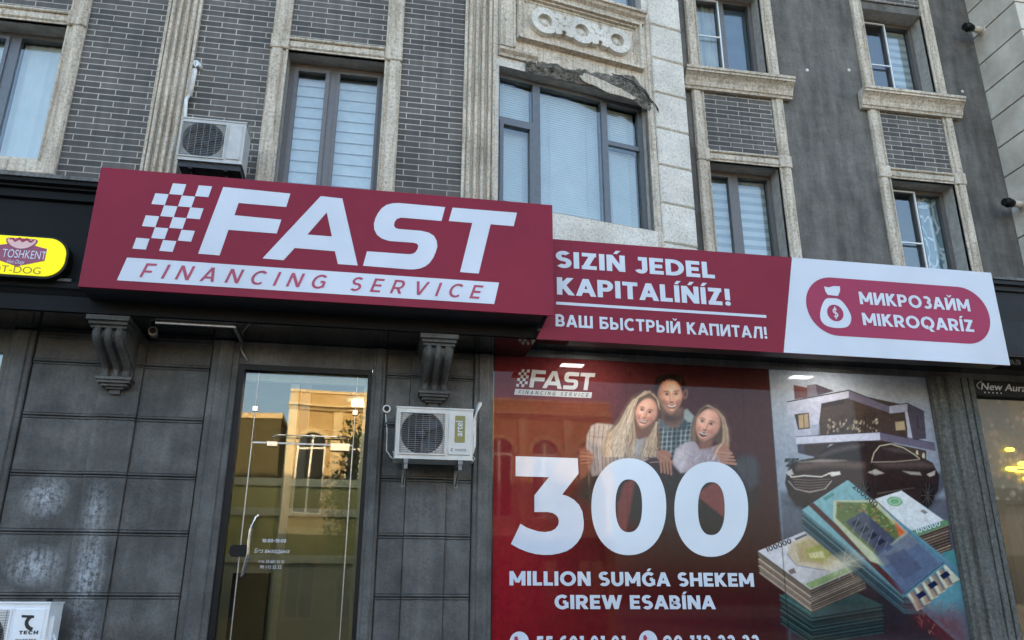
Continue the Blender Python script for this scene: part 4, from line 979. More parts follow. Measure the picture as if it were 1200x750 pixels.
for k in range(30):
    a, b = rr.uniform(690, 860), rr.uniform(580, 720); cv.line(z4([(a, b), (a+rr.uniform(-12, 12), b+rr.uniform(5, 24))]), 1.3, ((150, 60, 56), (120, 84, 80), (170, 120, 110))[k % 3], .55)
cv.poly(z4([(660, 600), (900, 640), (940, 790), (860, 790)]), (96, 38, 44), 24, .75)
cv.poly(z4([(300, 500), (520, 560), (620, 700), (300, 720)]), (26, 24, 30), 40, .5)
cv.ell(*z4([(385, 430)])[0], 18, 9, (196, 190, 168), -15, 1.4, .55)
for t in (-80, -55, -20, 15, 60, 100, 150, 200): a = R_(t); cv.line(z4([(385, 430), (385+95*math.cos(a), 430+70*math.sin(a))]), 1.2, (206, 200, 180), .4, 1.2, .2)
cv.line(z4([(120, 560), (250, 640)]), 1, (80, 130, 120), .6)
# -- the family (zoom 5, offset 660,430)
def z5(L): return [(660+a/5, 430+b/5) for a, b in L]
def e5(cx, cy, rx, ry, col, rot=0, soft=.25, al=1.): cv.ell(660+cx/5, 430+cy/5, rx/5, ry/5, col, rot, soft, al)
def l5(L, w, col, al=1., w2=None): cv.line(z5(L), w/5, col, al, .8, None if w2 is None else w2/5)
# legs and dark bodies
cv.poly(z5([(150, 600), (330, 560), (520, 560), (760, 560), (900, 560), (1000, 540), (1100, 520), (1140, 560), (1150, 660), (1120, 800), (1000, 1000), (300, 900), (60, 760), (120, 640)]), (46, 38, 40), 14, .95)
cv.poly(z5([(985, 560), (1060, 520), (1120, 525), (1145, 580), (1140, 680), (1090, 720), (1040, 640)]), (70, 66, 74), 8, .9)
# -- heads modelled as small height fields and shaded once, the way the printed photograph shows them
def sst(a, b, x): t = np.clip((x-a)/(b-a), 0, 1); return t*t*(3-2*t)
def head(cx, cy, rx, ry, rot, turn, skin, lip, brow, opn, stubble=0., wide=.33, light=(-.35, -.45, .82), dim=1.):
    R = max(rx, ry)*1.3; i = cv.box(cx-R, cy-R, cx+R, cy+R); c, s_ = math.cos(R_(rot)), math.sin(R_(rot))
    dx, dy = cv.x[i]-cx, cv.y[i]-cy; u, v = (dx*c+dy*s_)/rx, (-dx*s_+dy*c)/ry
    G = lambda x, y, a, b, sa, sb: np.exp(-((x-a)/sa)**2-((y-b)/sb)**2)
    def W(v): return 1-.34*np.clip(v, 0, 1)**1.7-.06*np.clip(-v-.3, 0, 1)
    def Z(u, v):
        m = u-turn; a = np.abs(m); w = W(v)
        z = .85*np.sqrt(np.clip(1-(u/w)**2*.96-v*v*.80, .0, 1))
        z += .15*G(m, v, 0, .10, .11, .24)+.13*G(m, v, 0, .24, .11, .08)+.05*G(a, v, .13, .27, .07, .06)
        z += -.10*G(a, v, .36, -.14, .19, .10)+.05*G(a, v, .38, -.32, .25, .07)+.08*G(a, v, .46, .20, .20, .16)
        z += .05*G(m, v, 0, .80, .22, .10)-.05*G(m, v, 0, .66, .25, .05)+.05*G(m, v, 0, .46, .34, .10)-.045*G(a-.10*(v-.2)*2, v, .34, .36, .05, .18)
        return z
    e = .03; z = Z(u, v); nx = -(Z(u+e, v)-Z(u-e, v))/(2*e); ny = -(Z(u, v+e)-Z(u, v-e))/(2*e)
    L = np.array(light); L = L/np.linalg.norm(L); nn = np.sqrt(nx**2+ny**2+1); d = np.clip((nx*L[0]+ny*L[1]+L[2])/nn, 0, 1)
    sh = .34+.78*d; sp = np.clip(d, 0, 1)**14*.12
    al = np.tile(np.array(cv.ink(skin)), (len(i), 1)); m = u-turn; a = np.abs(m)
    def lay(k, col): nonlocal al; k = np.clip(k, 0, 1)[:, None]; al = al*(1-k)+np.array(cv.ink(col))*k
    lay(.35*G(a, v, .46, .22, .2, .16), (206, 110, 96)); lay(stubble*sst(.25, .55, v+.35*a), (92, 74, 68))
    lay(.55*G(a, v, .36, -.13, .22, .10), tuple(k*.62 for k in skin))
    lay(np.clip(1.3-np.hypot((a-.36)/.135, (v+.13)/.040), 0, 1)*3*.55, (176, 160, 152)); lay(np.clip(1.4-np.hypot((a-.36)/.06, (v+.13)/.045), 0, 1)*2, (34, 24, 22))
    lay(.9*np.exp(-((v+.175-.10*(a-.36)**2/.05)/.022)**2)*(np.abs(a-.36) < .16), (34, 24, 22))
    lay(.8*np.exp(-((v+.325-.55*(a-.40)**2)/.032)**2)*sst(.12, .2, a)*sst(.66, .56, a), brow)
    lay(.6*G(a, v, .075, .315, .035, .022), (66, 34, 30))
    q = m/wide; top = .47-.085*q*q+.015*np.exp(-(q/.2)**2); bot = top+.03+opn*np.clip(1-q*q, 0, 1)
    inm = np.clip(1-np.abs(q), 0, 1) > 0
    lip_ = sst(top-.055, top-.02, v)*sst(bot+.085, bot+.035, v)*sst(1.08, .92, np.abs(q)); lay(lip_*.85, lip)
    cav = sst(top, top+.02, v)*sst(bot+.01, bot-.012, v)*sst(1.0, .88, np.abs(q)); lay(cav, (70, 24, 26)); lay(cav*sst(top+.13, top+.09, v)*sst(.98, .80, np.abs(q)), (222, 210, 200))
    w = W(v); r = np.sqrt((u/w)**2+v**2); mask = np.clip((1.03-r)/.09, 0, 1)
    sh = sh*(1-.35*sst(.80, 1.02, r)); col = (al*sh[:, None]*1.12+np.array(cv.ink((255, 240, 225)))*sp[:, None])*dim
    cv.put(i, mask, col)
def h8(L): return [(720+a/7.98, 436+b/7.98) for a, b in L]
def strand(L, w, col, al=.6, w2=None): cv.line(h8(L), w/7.98, col, al, .7, None if w2 is None else w2/7.98)
def tone(k, lo, hi): return tuple(lo[q]+(hi[q]-lo[q])*k for q in range(3))
# man: shirt, neck, head
cv.poly(h8([(330, 520), (400, 455), (500, 420), (640, 370), (680, 345), (745, 415), (760, 560), (700, 760), (320, 760)]), (104, 112, 116), 2)
for k in range(9): strand([(400+44*k, 440), (390+42*k, 600), (372+44*k, 780)], 17, (48, 58, 66), .72)
for k in range(8): strand([(330, 500+46*k), (540, 486+46*k), (760, 470+46*k)], 15, (54, 64, 72), .6)
for k in range(9): strand([(422+44*k, 440), (411+42*k, 600), (394+44*k, 780)], 5, (196, 200, 200), .7)
for k in range(8): strand([(330, 523+46*k), (760, 494+46*k)], 5, (190, 194, 196), .55)
cv.poly(h8([(540, 480), (610, 500), (600, 780), (540, 780)]), (42, 50, 58), 5, .55); cv.poly(h8([(330, 560), (420, 480), (430, 760), (320, 760)]), (34, 38, 44), 10, .55)
cv.poly(h8([(430, 330), (620, 330), (665, 350), (655, 440), (600, 520), (520, 520), (440, 470)]), (124, 94, 82), 4); cv.poly(h8([(440, 380), (600, 410), (650, 350), (640, 440), (560, 480), (470, 470)]), (62, 48, 44), 7, .8)
cv.poly(h8([(655, 360), (680, 345), (745, 412), (720, 470), (690, 470), (650, 440)]), (150, 160, 160), 2); cv.poly(h8([(600, 520), (650, 440), (700, 480), (650, 560)]), (60, 70, 78), 3, .9)
cv.poly(h8([(420, 440), (520, 520), (500, 560), (400, 480)]), (96, 104, 108), 3, .9)
cv.ell(*h8([(664, 205)])[0], 3.0, 6.2, (142, 102, 88), 8, .4); cv.ell(*h8([(662, 206)])[0], 1.4, 3.6, (96, 64, 56), 8, .6)
cv.poly(h8([(378, 190), (380, 90), (420, 40), (520, 22), (620, 32), (660, 90), (664, 160), (640, 170), (630, 90), (500, 70), (405, 100), (396, 190)]), (40, 31, 29), 3)
head(720+520/7.98, 436+232/7.98, 15.2, 21.4, -2, .12, (208, 152, 128), (150, 80, 72), (44, 32, 28), .065, .36, .42, (.20, -.40, .88), 1.34)
cv.poly(h8([(384, 150), (392, 70), (440, 36), (540, 22), (620, 34), (656, 100), (650, 150), (634, 120), (622, 76), (520, 62), (430, 76), (404, 110), (398, 160)]), (38, 30, 28), 3.2)
for k in range(90): a = rr.uniform(390, 640); strand([(a, 84-abs(a-520)*.02+rr.uniform(-6, 6)), (a+rr.uniform(-14, 14), 34+rr.uniform(-4, 16))], 6, tone(rr.uniform(0, 1), (24, 18, 18), (70, 56, 50)), .45)
cv.poly(h8([(396, 100), (440, 90), (430, 330), (400, 240)]), (54, 38, 34), 12, .45)
# woman: blouse, hair behind, face, hair in front
cv.poly(z5([(140, 400), (165, 345), (200, 330), (290, 340), (340, 380), (380, 440), (420, 430), (470, 470), (500, 540), (420, 600), (170, 640), (130, 520)]), (176, 160, 154), 2.5, 1, (140, 124, 120), (z5([(200, 340)])[0], z5([(330, 620)])[0]))
for k in range(10): l5([(158+27*k, 342), (150+24*k, 470), (165+22*k, 610)], 4, (76, 64, 68), .75)
for k in range(16): a = rr.uniform(150, 400); l5([(a, rr.uniform(350, 480)), (a+rr.uniform(-24, 24), 610)], 11, ((120, 104, 102), (208, 194, 188))[k % 2], .3, 4)
l5([(140, 402), (230, 414), (300, 402)], 4, (120, 102, 98), .7)
cv.poly(z5([(95, 480), (130, 470), (175, 520), (165, 570), (130, 640), (100, 660), (90, 560)]), (132, 76, 60), 4)
for k in range(4): l5([(105, 500+22*k), (150, 505+18*k), (172, 515+14*k)], 9, (160, 100, 82), .8); l5([(105, 511+22*k), (165, 524+14*k)], 2.5, (84, 44, 38), .8)
cv.poly(h8([(275, 180), (330, 175), (400, 225), (425, 330), (400, 460), (430, 600), (420, 760), (300, 760), (240, 700), (150, 640), (60, 740), (-90, 760), (-60, 560), (40, 440), (100, 330), (170, 230)]), (112, 88, 70), 5)
cv.poly(h8([(190, 480), (300, 520), (340, 560), (270, 700), (180, 680), (160, 560)]), (116, 80, 68), 5)
cv.poly(h8([(130, 700), (200, 620), (235, 640), (200, 760), (120, 780)]), (186, 182, 180), 2.5); cv.poly(h8([(210, 640), (300, 610), (330, 680), (260, 780), (200, 780)]), (150, 146, 146), 3); strand([(205, 640), (190, 780)], 5, (50, 50, 58), .8); strand([(150, 690), (180, 780)], 4, (60, 60, 68), .8)
head(720+298/7.98, 436+388/7.98, 13.6, 19.0, 16, -.10, (218, 160, 138), (158, 66, 62), (120, 86, 66), .11, 0, .42, (-.30, -.40, .86), 1.0)
for k in range(230):
    t = rr.uniform(0, 1); n_ = tone(np.clip(.15+.75*abs(math.sin(t*9+k*.01))*rr.uniform(.5, 1.1), 0, 1), (112, 86, 68), (244, 224, 200)); j = lambda q: rr.uniform(-q, q)
    strand([(285+50*t+j(6), 182+j(4)), (225-50*t+j(8), 235+30*t), (185-60*t+j(8), 330), (165-110*t+j(10), 440+30*t), (120-150*t+60*math.sin(k*.7)*.5+j(14), 560+20*t), (90-170*t+50*math.sin(k*.9)+j(16), 680), (70-150*t+j(24), 790)], rr.uniform(3.5, 6.5), n_, .6, 3)
for k in range(70):
    t = rr.uniform(0, 1); n_ = tone(rr.uniform(0, .9), (100, 76, 60), (230, 206, 178)); j = lambda q: rr.uniform(-q, q)
    strand([(185+j(8), 330), (178+j(8), 430), (165+20*t+j(8), 520), (150+50*t+j(14), 620), (120+60*t+j(20), 720), (110+60*t, 790)], rr.uniform(3, 6), n_, .55, 3)
for k in range(110):
    t = rr.uniform(0, 1); n_ = tone(rr.uniform(0, .95), (108, 82, 66), (236, 212, 184)); j = lambda q: rr.uniform(-q, q)
    strand([(395+j(10), 470), (350+40*t+j(10), 560), (300+90*t+25*math.sin(k)+j(10), 640), (260+130*t+25*math.sin(k*1.3)+j(14), 720), (250+140*t+j(16), 790)], rr.uniform(3.5, 6), n_, .55, 3)
for k in range(70):
    t = k/69; n_ = tone(np.clip(.25+.6*math.sin(t*3.0)+rr.uniform(-.2, .2), 0, 1), (120, 94, 76), (236, 212, 188)); strand([(290+20*t, 180+4*t), (340+30*t, 196+14*t), (392+22*t, 240+26*t), (412+14*t, 310+40*t)], 4.5, n_, .55, 3)
# girl: sweater, hair behind, face, hair in front
cv.poly(z5([(640, 560), (660, 480), (720, 440), (770, 430), (800, 480), (870, 470), (930, 450), (985, 500), (960, 560), (900, 600), (760, 620), (690, 620)]), (178, 166, 176), 2.5, 1, (132, 120, 132), (z5([(700, 450)])[0], z5([(900, 620)])[0]))
for k in range(26): a = rr.uniform(660, 940); b = rr.uniform(470, 560); l5([(a, b), (a+rr.uniform(-40, 40), b+rr.uniform(20, 60))], 10, ((118, 106, 118), (208, 198, 206))[k % 2], .33, 3)
cv.poly(z5([(660, 500), (700, 480), (725, 560), (690, 615), (650, 570)]), (200, 190, 198), 6, .6)
cv.poly(h8([(760, 400), (800, 340), (870, 305), (950, 318), (1030, 390), (1080, 510), (1092, 640), (1060, 700), (980, 690), (940, 640), (790, 660), (710, 640), (720, 500)]), (88, 66, 54), 4)
cv.poly(h8([(790, 620), (920, 640), (900, 720), (800, 720)]), (132, 90, 78), 5, .9)
head(720+872/7.98, 436+500/7.98, 15.4, 20.6, 17, -.14, (218, 160, 140), (150, 66, 66), (116, 84, 66), .17, 0, .37, (-.30, -.40, .86), .98)
for k in range(120):
    t = rr.uniform(0, 1); n_ = tone(np.clip(.2+.7*abs(math.sin(t*6))*rr.uniform(.5, 1.1), 0, 1), (92, 68, 54), (214, 184, 158)); j = lambda q: rr.uniform(-q, q)
    strand([(860+20*t+j(8), 312+j(5)), (945+25*t, 345+15*t), (1000+30*t+j(5), 430), (1015+45*t+j(8), 540), (1010+60*t+j(10), 640), (985+80*t+j(14), 700)], rr.uniform(3.5, 6), n_, .55, 3)
for k in range(70):
    t = rr.uniform(0, 1); n_ = tone(rr.uniform(0, .8), (70, 52, 42), (180, 148, 122)); j = lambda q: rr.uniform(-q, q)
    strand([(862+j(6), 312), (805-10*t, 350+10*t), (768-18*t, 430), (752-26*t+j(6), 540), (760-40*t+j(8), 640)], rr.uniform(3.5, 6), n_, .55, 3)
for k in range(24): a = rr.uniform(150, 1080); b = rr.uniform(600, 760); l5([(a, b), (a+rr.uniform(-60, 60), b+rr.uniform(20, 90))], 12, ((24, 20, 24), (62, 54, 58))[k % 2], .35, 4)
# hands
def hand(cx, cy, dx, dy, n, L, col, dark, w=15):
    for k in range(n):
        a = (cx+dx*k, cy+dy*k); l5([a, (a[0]+L[0]*.55, a[1]+L[1]*.5), (a[0]+L[0], a[1]+L[1])], w, col, .95, w*.7); l5([(a[0]+dx*.5, a[1]+dy*.5), (a[0]+L[0]*.9+dx*.5, a[1]+L[1]*.9+dy*.5)], 2.6, dark, .8)
e5(590, 520, 42, 34, (150, 104, 88)); hand(570, 545, 19, 4, 4, (6, 72), (158, 110, 94), (92, 58, 50)); hand(640, 560, -18, -16, 3, (-60, -42), (164, 116, 98), (98, 62, 54))
e5(930, 490, 44, 40, (160, 112, 94)); hand(900, 500, 8, 20, 4, (88, 8), (170, 122, 104), (100, 64, 54), 17); l5([(880, 540), (900, 490), (925, 455)], 12, (190, 164, 150), .9)
# red folds of cloth inside the noughts
cv.poly([(722, 640), (724, 590), (732, 566), (744, 560), (738, 600), (730, 640)], (120, 56, 56), 4, .8); cv.poly([(818, 578), (838, 564), (852, 574), (848, 606), (838, 598), (820, 584)], (124, 66, 64), 3, .8)
# seams between the printed strips
for (a, b) in (((869, 432), (884, 750)), ((733, 425), (738, 750))): cv.line([a, b], .6, (38, 14, 18), .55)
cv.line([(900, 430), (925, 750)], 1.2, (30, 16, 20), .7)
# grain of the print
_n = np.random.default_rng(5); _g = _n.normal(size=(cv.nz, cv.nx)); 
def _blur(a, k):
    for _ in range(k): a = (a+np.roll(a, 1, 0)+np.roll(a, -1, 0)+np.roll(a, 1, 1)+np.roll(a, -1, 1))/5
    return a/a.std()
_t = (_blur(_g, 2)*.035+_blur(_n.normal(size=_g.shape), 10)*.045+_blur(_n.normal(size=_g.shape), 60)*.015).ravel()
cv.c *= .94*(1+_t)[:, None]
PO = thing('window_poster', 'dark red window poster with a family, a villa, a car, banknotes and giant 300', 'poster', (3.5, YPO, .9))
cv.build('printed_picture', 'printgloss', PO)
MB().box(1.132, 5.902, YPO+.004, YPO+.03, .87, 3.905).build('window_pane', 'darkglass', PO)
def plan(px_pts, Y): return [xz(a, b, Y) for a, b in px_pts]
YL = YPO-.003
mb = MB()
def z6(L): return plan([(590+a/4, 520+b/4) for a, b in L], YL)
mb.poly(z6([(57, 58), (348, 68), (352, 140), (275, 238), (302, 246), (330, 262), (354, 286), (370, 318), (377, 370), (374, 405), (364, 436), (346, 464), (322, 487), (296, 503), (262, 514), (228, 520), (190, 521), (150, 517), (112, 507), (70, 490), (35, 470), (80, 375), (105, 391), (135, 403), (165, 411), (195, 414), (222, 410), (243, 399), (256, 382), (260, 366), (257, 348), (247, 334), (230, 324), (205, 320), (145, 320), (145, 242), (213, 157), (57, 152)]), YL)
def nought(o, i):
    def L(x0, x1, y0, y1, cx, pw):
        pts = []
        for k in range(56):
            t = 2*math.pi*k/56; c, s_ = math.cos(t), math.sin(t); pts.append(((x0+x1)/2+(x1-x0)/2*math.copysign(abs(c)**pw, c), (y0+y1)/2+(y1-y0)/2*math.copysign(abs(s_)**pw, s_)))
        return pts
    mb.poly(z6(L(*o, 0, .93)), YL, [z6(L(*i, 0, .84))])
nought((412, 763, 68, 522), (525, 650, 167, 415)); nought((801, 1147, 84, 530), (912, 1037, 180, 428))
mb.build('numeral_lettering', 'poslet', PO)
mb = MB()
def fitw(mb, s, pl, pr_, ptop, Y, t=.21, gap=.11, shear=0):
    a, b, c = xz(*pl, Y), xz(*pr_, Y), xz(*ptop, Y); write(mb, s, a[0], b[0], (a[1]+b[1])/2, c[1]-a[1], Y, t, gap, shear)
fitw(mb, 'MILLION SUMǴA SHEKEM', (597, 685.6), (884, 688), (597, 668.8), YL, .235, .10); mb.build('lettering', 'poslet', PO); mb = MB()
fitw(mb, 'GIREW ESABÍNA', (650, 713.8), (838.5, 713.8), (650, 697.2), YL, .235, .10); mb.build('lettering', 'poslet', PO)
za = xz(630, 745.5, YL)[1]; hh = .135
for s_, a, b in (('55 601 01 01', 628, 733.4), ('90 112 22 22', 777, 890)):
    mb = MB(); write(mb, s_, xz(a, 752, YL)[0], xz(b, 752, YL)[0], za-hh, hh, YL, .22, .12); mb.build('phone_number', 'poslet', PO)
for cx, cy in ((608.6, 752.5), (759.7, 751)):
    c = xz(cx, cy, YL); r = .088; mb = MB(); mb.poly([(c[0]+r*math.cos(t), c[1]+r*math.sin(t)) for t in [2*math.pi*k/30 for k in range(30)]], YL); d_ = mb.build('phone_disc', 'poslet', PO)
    mb = MB(); hp = [(-.045, .045), (-.02, .05), (-.008, .02), (-.02, .005), (.005, -.022), (.02, -.01), (.05, -.022), (.045, -.045), (.02, -.05), (-.02, -.025), (-.045, .012)]
    mb.poly([(c[0]+a, c[1]+b) for a, b in hp], YL-.001); mb.build('phone_symbol', 'inkred', d_)
# numerals printed on the money
def obl(mb, s, p0, p1, hpx, Y, t=.2, lean=(0, -1)):
    a, b = Vector(xz(*p0, Y)), Vector(xz(*p1, Y)); e = (b-a); L = e.length; e.normalize(); n = Vector((-e.y, e.x)); w, G = text_polys(s, t, .10); k = L/w; hm = hpx*.0088
    for i, g in enumerate(G):
        P = [a+e*(p[0]*k)+n*(p[1]*hm) for p in g]; mb.face([(q.x, Y-.00025*(i % 9), q.y) for q in P])
mb = MB(); Yk = YPO-.002
obl(mb, '200000', z4([(424, 112)])[0], z4([(522, 196)])[0], 6.5, Yk); obl(mb, '100000', z4([(66, 384)])[0], z4([(172, 344)])[0], 5.5, Yk)
mb.build('note_numerals', 'inkdark', PO)
mb = MB(); obl(mb, '100000', z4([(692, 306)])[0], z4([(796, 270)])[0], 5.5, Yk); mb.build('note_numerals', 'poslet', PO)

# ---- the FAST mark: outlines measured once, in units of the sign -------------------
YS = -.93
def q1(L): return [xz(130+a/6.25, 190+b/6.25, YS) for a, b in L]
def q2(L): return [xz(220+a/5.714, 200+b/5.714, YS) for a, b in L]
def q3(L): return [xz(410+a/5.714, 220+b/5.714, YS) for a, b in L]
LF = q2([(235, 100), (686, 145), (658, 235), (338, 208), (310, 290), (625, 320), (594, 413), (270, 388), (210, 560), (66, 548)])
LA = q2([(890, 162), (1035, 178), (1138, 628), (1005, 618), (985, 532), (715, 510), (640, 592), (498, 580)]); LAh = q2([(930, 272), (965, 433), (800, 420)])
def smooth(P, it=2):
    for _ in range(it):
        out = []
        for k in range(len(P)):
            a, b = Vector(P[k]), Vector(P[(k+1) % len(P)]); out += [tuple(a*.75+b*.25), tuple(a*.25+b*.75)]
        P = out
    return P
def seg_round(P, rounded):
    # round only the listed corners
    out = []; n = len(P)
    for k, p in enumerate(P):
        if k in rounded:
            a, b, c = Vector(P[k-1]), Vector(p), Vector(P[(k+1) % n]); d = rounded[k]
            u = b+(a-b)*d; v = b+(c-b)*d
            for t in np.linspace(0, 1, 8): out.append(tuple(u*(1-t)**2+b*2*t*(1-t)+v*t*t))
        else: out.append(p)
    return out
LS = q3([(640, 122), (615, 215), (372, 194), (340, 193), (314, 202), (300, 222), (296, 245), (304, 260), (324, 268), (480, 281), (530, 293), (565, 315), (583, 348), (587, 385), (578, 420), (560, 462), (535, 497), (505, 520), (470, 534), (430, 540), (395, 540), (88, 515), (115, 418), (395, 438), (420, 436), (440, 425), (455, 402), (460, 382), (452, 368), (430, 361), (265, 349), (215, 333), (182, 308), (164, 272), (161, 235), (172, 195), (190, 160), (215, 128), (245, 107), (285, 96), (330, 94)])
LTt = q3([(690, 125), (1122, 160), (1100, 250), (945, 237), (865, 568), (740, 558), (822, 228), (664, 215)])
CH = []
for (a, b) in ((450, 145), (640, 160), (320, 218), (515, 235), (385, 307), (577, 322), (250, 380), (450, 393), (318, 468), (513, 487), (180, 545), (377, 562)):
    CH.append(q1([(a, b), (a+98, b+8), (a+70, b+87), (a-28, b+79)]))
STRIP = [xz(148, 300.4, YS), xz(585.4, 330, YS), xz(579.6, 355, YS), xz(136, 327.4, YS)]
zt_, zb_ = (STRIP[0][1]+STRIP[1][1])/2, (STRIP[2][1]+STRIP[3][1])/2
STRIP = [(STRIP[0][0], zt_), (STRIP[1][0], zt_), (STRIP[2][0], zb_), (STRIP[3][0], zb_)]
def mark(par, Y, f, mats, inkmat):
    g = lambda P: [f(*p) for p in P]
    mb = MB()
    for L in CH: mb.poly(g(L), Y)
    mb.build('chequered_flag', mats, par)
    mb = MB(); mb.poly(g(LF), Y); mb.poly(g(LA), Y, [g(LAh)]); mb.poly(g(LS), Y); mb.poly(g(LTt), Y); mb.build('lettering', mats, par)
    st = MB().poly(g(STRIP), Y).build('white_strip', mats, par)
    mb = MB(); hgt = (zt_-zb_)
    p0, p1 = xz(162, 324, YS), xz(560, 348.6, YS); z0 = zb_+hgt*.19; c0, c1 = f(p0[0], z0), f(p1[0]+.055, z0+hgt*.62)
    write(mb, 'FINANCING SERVICE', c0[0], c1[0], c0[1], c1[1]-c0[1], Y-.0015, .165, .62, .32); mb.build('small_lettering', inkmat, st)
SG = thing('shop_sign', 'large crimson box sign reading FAST FINANCING SERVICE over the door', 'sign', (-.5, -.6, 4.04))
zS0, zS1 = 4.022, 5.135
mb = MB(); mb.box(-2.455, 1.548, -.915, -.895, zS0, zS1); mb.build('sign_face', 'red', SG, bevel=.003)
MB().box(-2.452, 1.46, -.894, -.60, zS0+.003, zS1-.02).build('sign_back', 'signback', SG)
mark(SG, -.918, lambda x, z: (x*.9982, 1.6+(z-1.6)*.9982), 'letter', 'inkred')
# long sign on the right
YR = -.70
def r_(x, y): return xz(x, y, YR)
xl, xr = 1.556, r_(1162, 319)[0]-.01; zr0, zr1 = (r_(1182, 428.5)[1]+r_(628.7, 396.6)[1])/2, (r_(1161.8, 319.3)[1]+r_(649, 280.6)[1])/2; xb = r_(628.7, 396.6)[0]; zk = r_(648, 367.2)[1]; xl = r_(649, 300)[0]-.03
LSG = thing('shop_sign', 'long crimson and white panel sign with slogans and a money bag over the poster window', 'sign', (3.9, -.5, 3.87))
mb = MB(); mb.prism([(xb, zr0), (xr, zr0), (xr, zr1), (xl, zr1), (xl, zk+.05)], YR, YR+.02); mb.build('sign_face', 'red', LSG)
MB().box(1.75, xr-.1, YR+.021, -.54, zr0+.003, zr1-.02).build('sign_back', 'signback', LSG)
d0, d1 = r_(927.9, 301.9)[0], r_(918.2, 413.5)[0]
mb = MB(); mb.poly([(d1, zr0+.001), (xr-.001, zr0+.001), (xr-.001, zr1-.001), (d0, zr1-.001)], YR-.003); wp = mb.build('white_field', 'signwhite', LSG)
mb = MB(); Yq = YR-.003
fitw(mb, 'SIZIŃ JEDEL', (651.2, 312.7), (837.9, 326.7), (651.7, 293.5), Yq, .235, .09); mb.build('lettering', 'letter', LSG); mb = MB()
fitw(mb, 'KAPITALÍŃÍZ!', (652.8, 345.3), (857, 358.2), (652.8, 325), Yq, .235, .09); mb.build('lettering', 'letter', LSG); mb = MB()
fitw(mb, 'ВАШ БЫСТРЫЙ КАПИТАЛ!', (651.2, 382.7), (899.5, 396.7), (651.4, 368.4), Yq, .205, .12); mb.build('lettering', 'letter', LSG)
a, b = r_(651.7, 355.8), r_(897.8, 370.5); zz = (a[1]+b[1])/2; mb = MB(); mb.poly([(a[0], zz-.014), (b[0], zz-.014), (b[0], zz+.014), (a[0], zz+.014)], Yq); mb.build('underline', 'letter', LSG)
x0, x1 = r_(944, 352.5)[0], r_(1160.5, 377)[0]; z0, z1 = r_(1061, 398.5)[1], r_(1050, 331)[1]; rad = (z1-z0)/2
def stadium(x0, x1, z0, z1, n=24):
    r = (z1-z0)/2; c = (z0+z1)/2
    return [(x1-r+r*math.cos(t), c+r*math.sin(t)) for t in np.linspace(-math.pi/2, math.pi/2, n)]+[(x0+r+r*math.cos(t), c+r*math.sin(t)) for t in np.linspace(math.pi/2, 1.5*math.pi, n)]
pill = MB().poly(stadium(x0, x1, z0, z1), YR-.005).build('red_pill', 'pillred', wp)
pillY = YR-.008
mb = MB(); fitw(mb, 'МИКРОЗАЙМ', (1008, 355.8), (1137.6, 365.5), (1007.6, 341.4), pillY, .22, .10); mb.build('pill_lettering', 'letter', wp); mb = MB(); fitw(mb, 'MIKROQARÍZ', (1011.7, 380.7), (1142.3, 389.3), (1010.6, 366.3), pillY, .22, .10)
mb.build('pill_lettering', 'letter', wp)
def zd(L): return [xz(930+a/4.615, 320+b/4.615, pillY) for a, b in L]
mb = MB(); mb.poly(zd(seg_round([(165, 72), (190, 78), (215, 70), (250, 72), (252, 95), (240, 124), (205, 120), (185, 118), (172, 100)], {2: .3, 4: .4})), pillY)
mb.poly(smooth(zd([(172, 136), (205, 136), (245, 138), (275, 165), (300, 205), (315, 240), (305, 280), (280, 296), (225, 298), (175, 286), (148, 260), (142, 225), (150, 180)]), 2), pillY); bag = mb.build('money_bag', 'letter', wp)
def cxy(cx, cy, r): 
    c = xz(930+cx/4.615, 320+cy/4.615, pillY); return [(c[0]+r*math.cos(t), c[1]+r*math.sin(t)) for t in np.linspace(0, 2*math.pi, 28)[:-1]]
mb = MB(); mb.poly(cxy(225, 216, .088), pillY-.002); mb.build('coin_disc', 'pillred', wp)
mb = MB(); c = xz(930+225/4.615, 320+216/4.615, pillY)
w_, G = glyph('S', .17)
for i, g in enumerate(G): mb.face([(c[0]+(p[0]-.34)*.085, pillY-.004-.0002*(i % 7), c[1]+(p[1]-.5)*.095) for p in g][::-1])
mb.box(c[0]-.005, c[0]+.005, pillY-.0065, pillY-.0045, c[1]-.066, c[1]+.066); mb.build('dollar_mark', 'letter', wp)
# the mark repeated small on the poster
fa, fb_ = xz(148, 300, YS), None
pa = xz(602.5, 462, YL); pb = xz(694, 466.5, YL); sc_ = (pb[0]-pa[0])/(STRIP[1][0]-STRIP[3][0]); ztop = xz(650, 434.5, YL)[1]; zbot = xz(648, 464.5, YL)[1]; zs_ = (ztop-zbot)/(max(p[1] for p in LF)-zb_)
mark(PO, YL, lambda x, z: (pa[0]+(x-STRIP[3][0])*sc_, zbot+(z-zb_)*zs_), 'logogrey', 'inkdark')

# ---- hot dog sign ---------------------------------------------------------------
YH = -.72
HS = thing('shop_sign', 'yellow rounded light-box sign reading TOSHKENT HOT-DOG on the black fascia', 'sign', (-3.6, -.58, 4.2))
def h7(L): return [xz(a/7.5, 260+b/7.5, YH) for a, b in L]
hx1 = h7([(583, 270)])[0][0]; hz1 = h7([(400, 143)])[0][1]; hz0 = h7([(400, 478)])[0][1]
def rrect(x0, x1, z0, z1, r, n=10):
    o = []
    for cx, cz, a0 in ((x1-r, z1-r, 0), (x0+r, z1-r, 90), (x0+r, z0+r, 180), (x1-r, z0+r, 270)): o += [(cx+r*math.cos(R_(a0+90*k/n)), cz+r*math.sin(R_(a0+90*k/n))) for k in range(n+1)]
    return o
hx0 = hx1-1.55
mb = MB(); mb.prism(rrect(hx0-.018, hx1+.018, hz0-.018, hz1+.018, .165), YH+.012, -.556); mb.build('sign_case', 'black', HS)
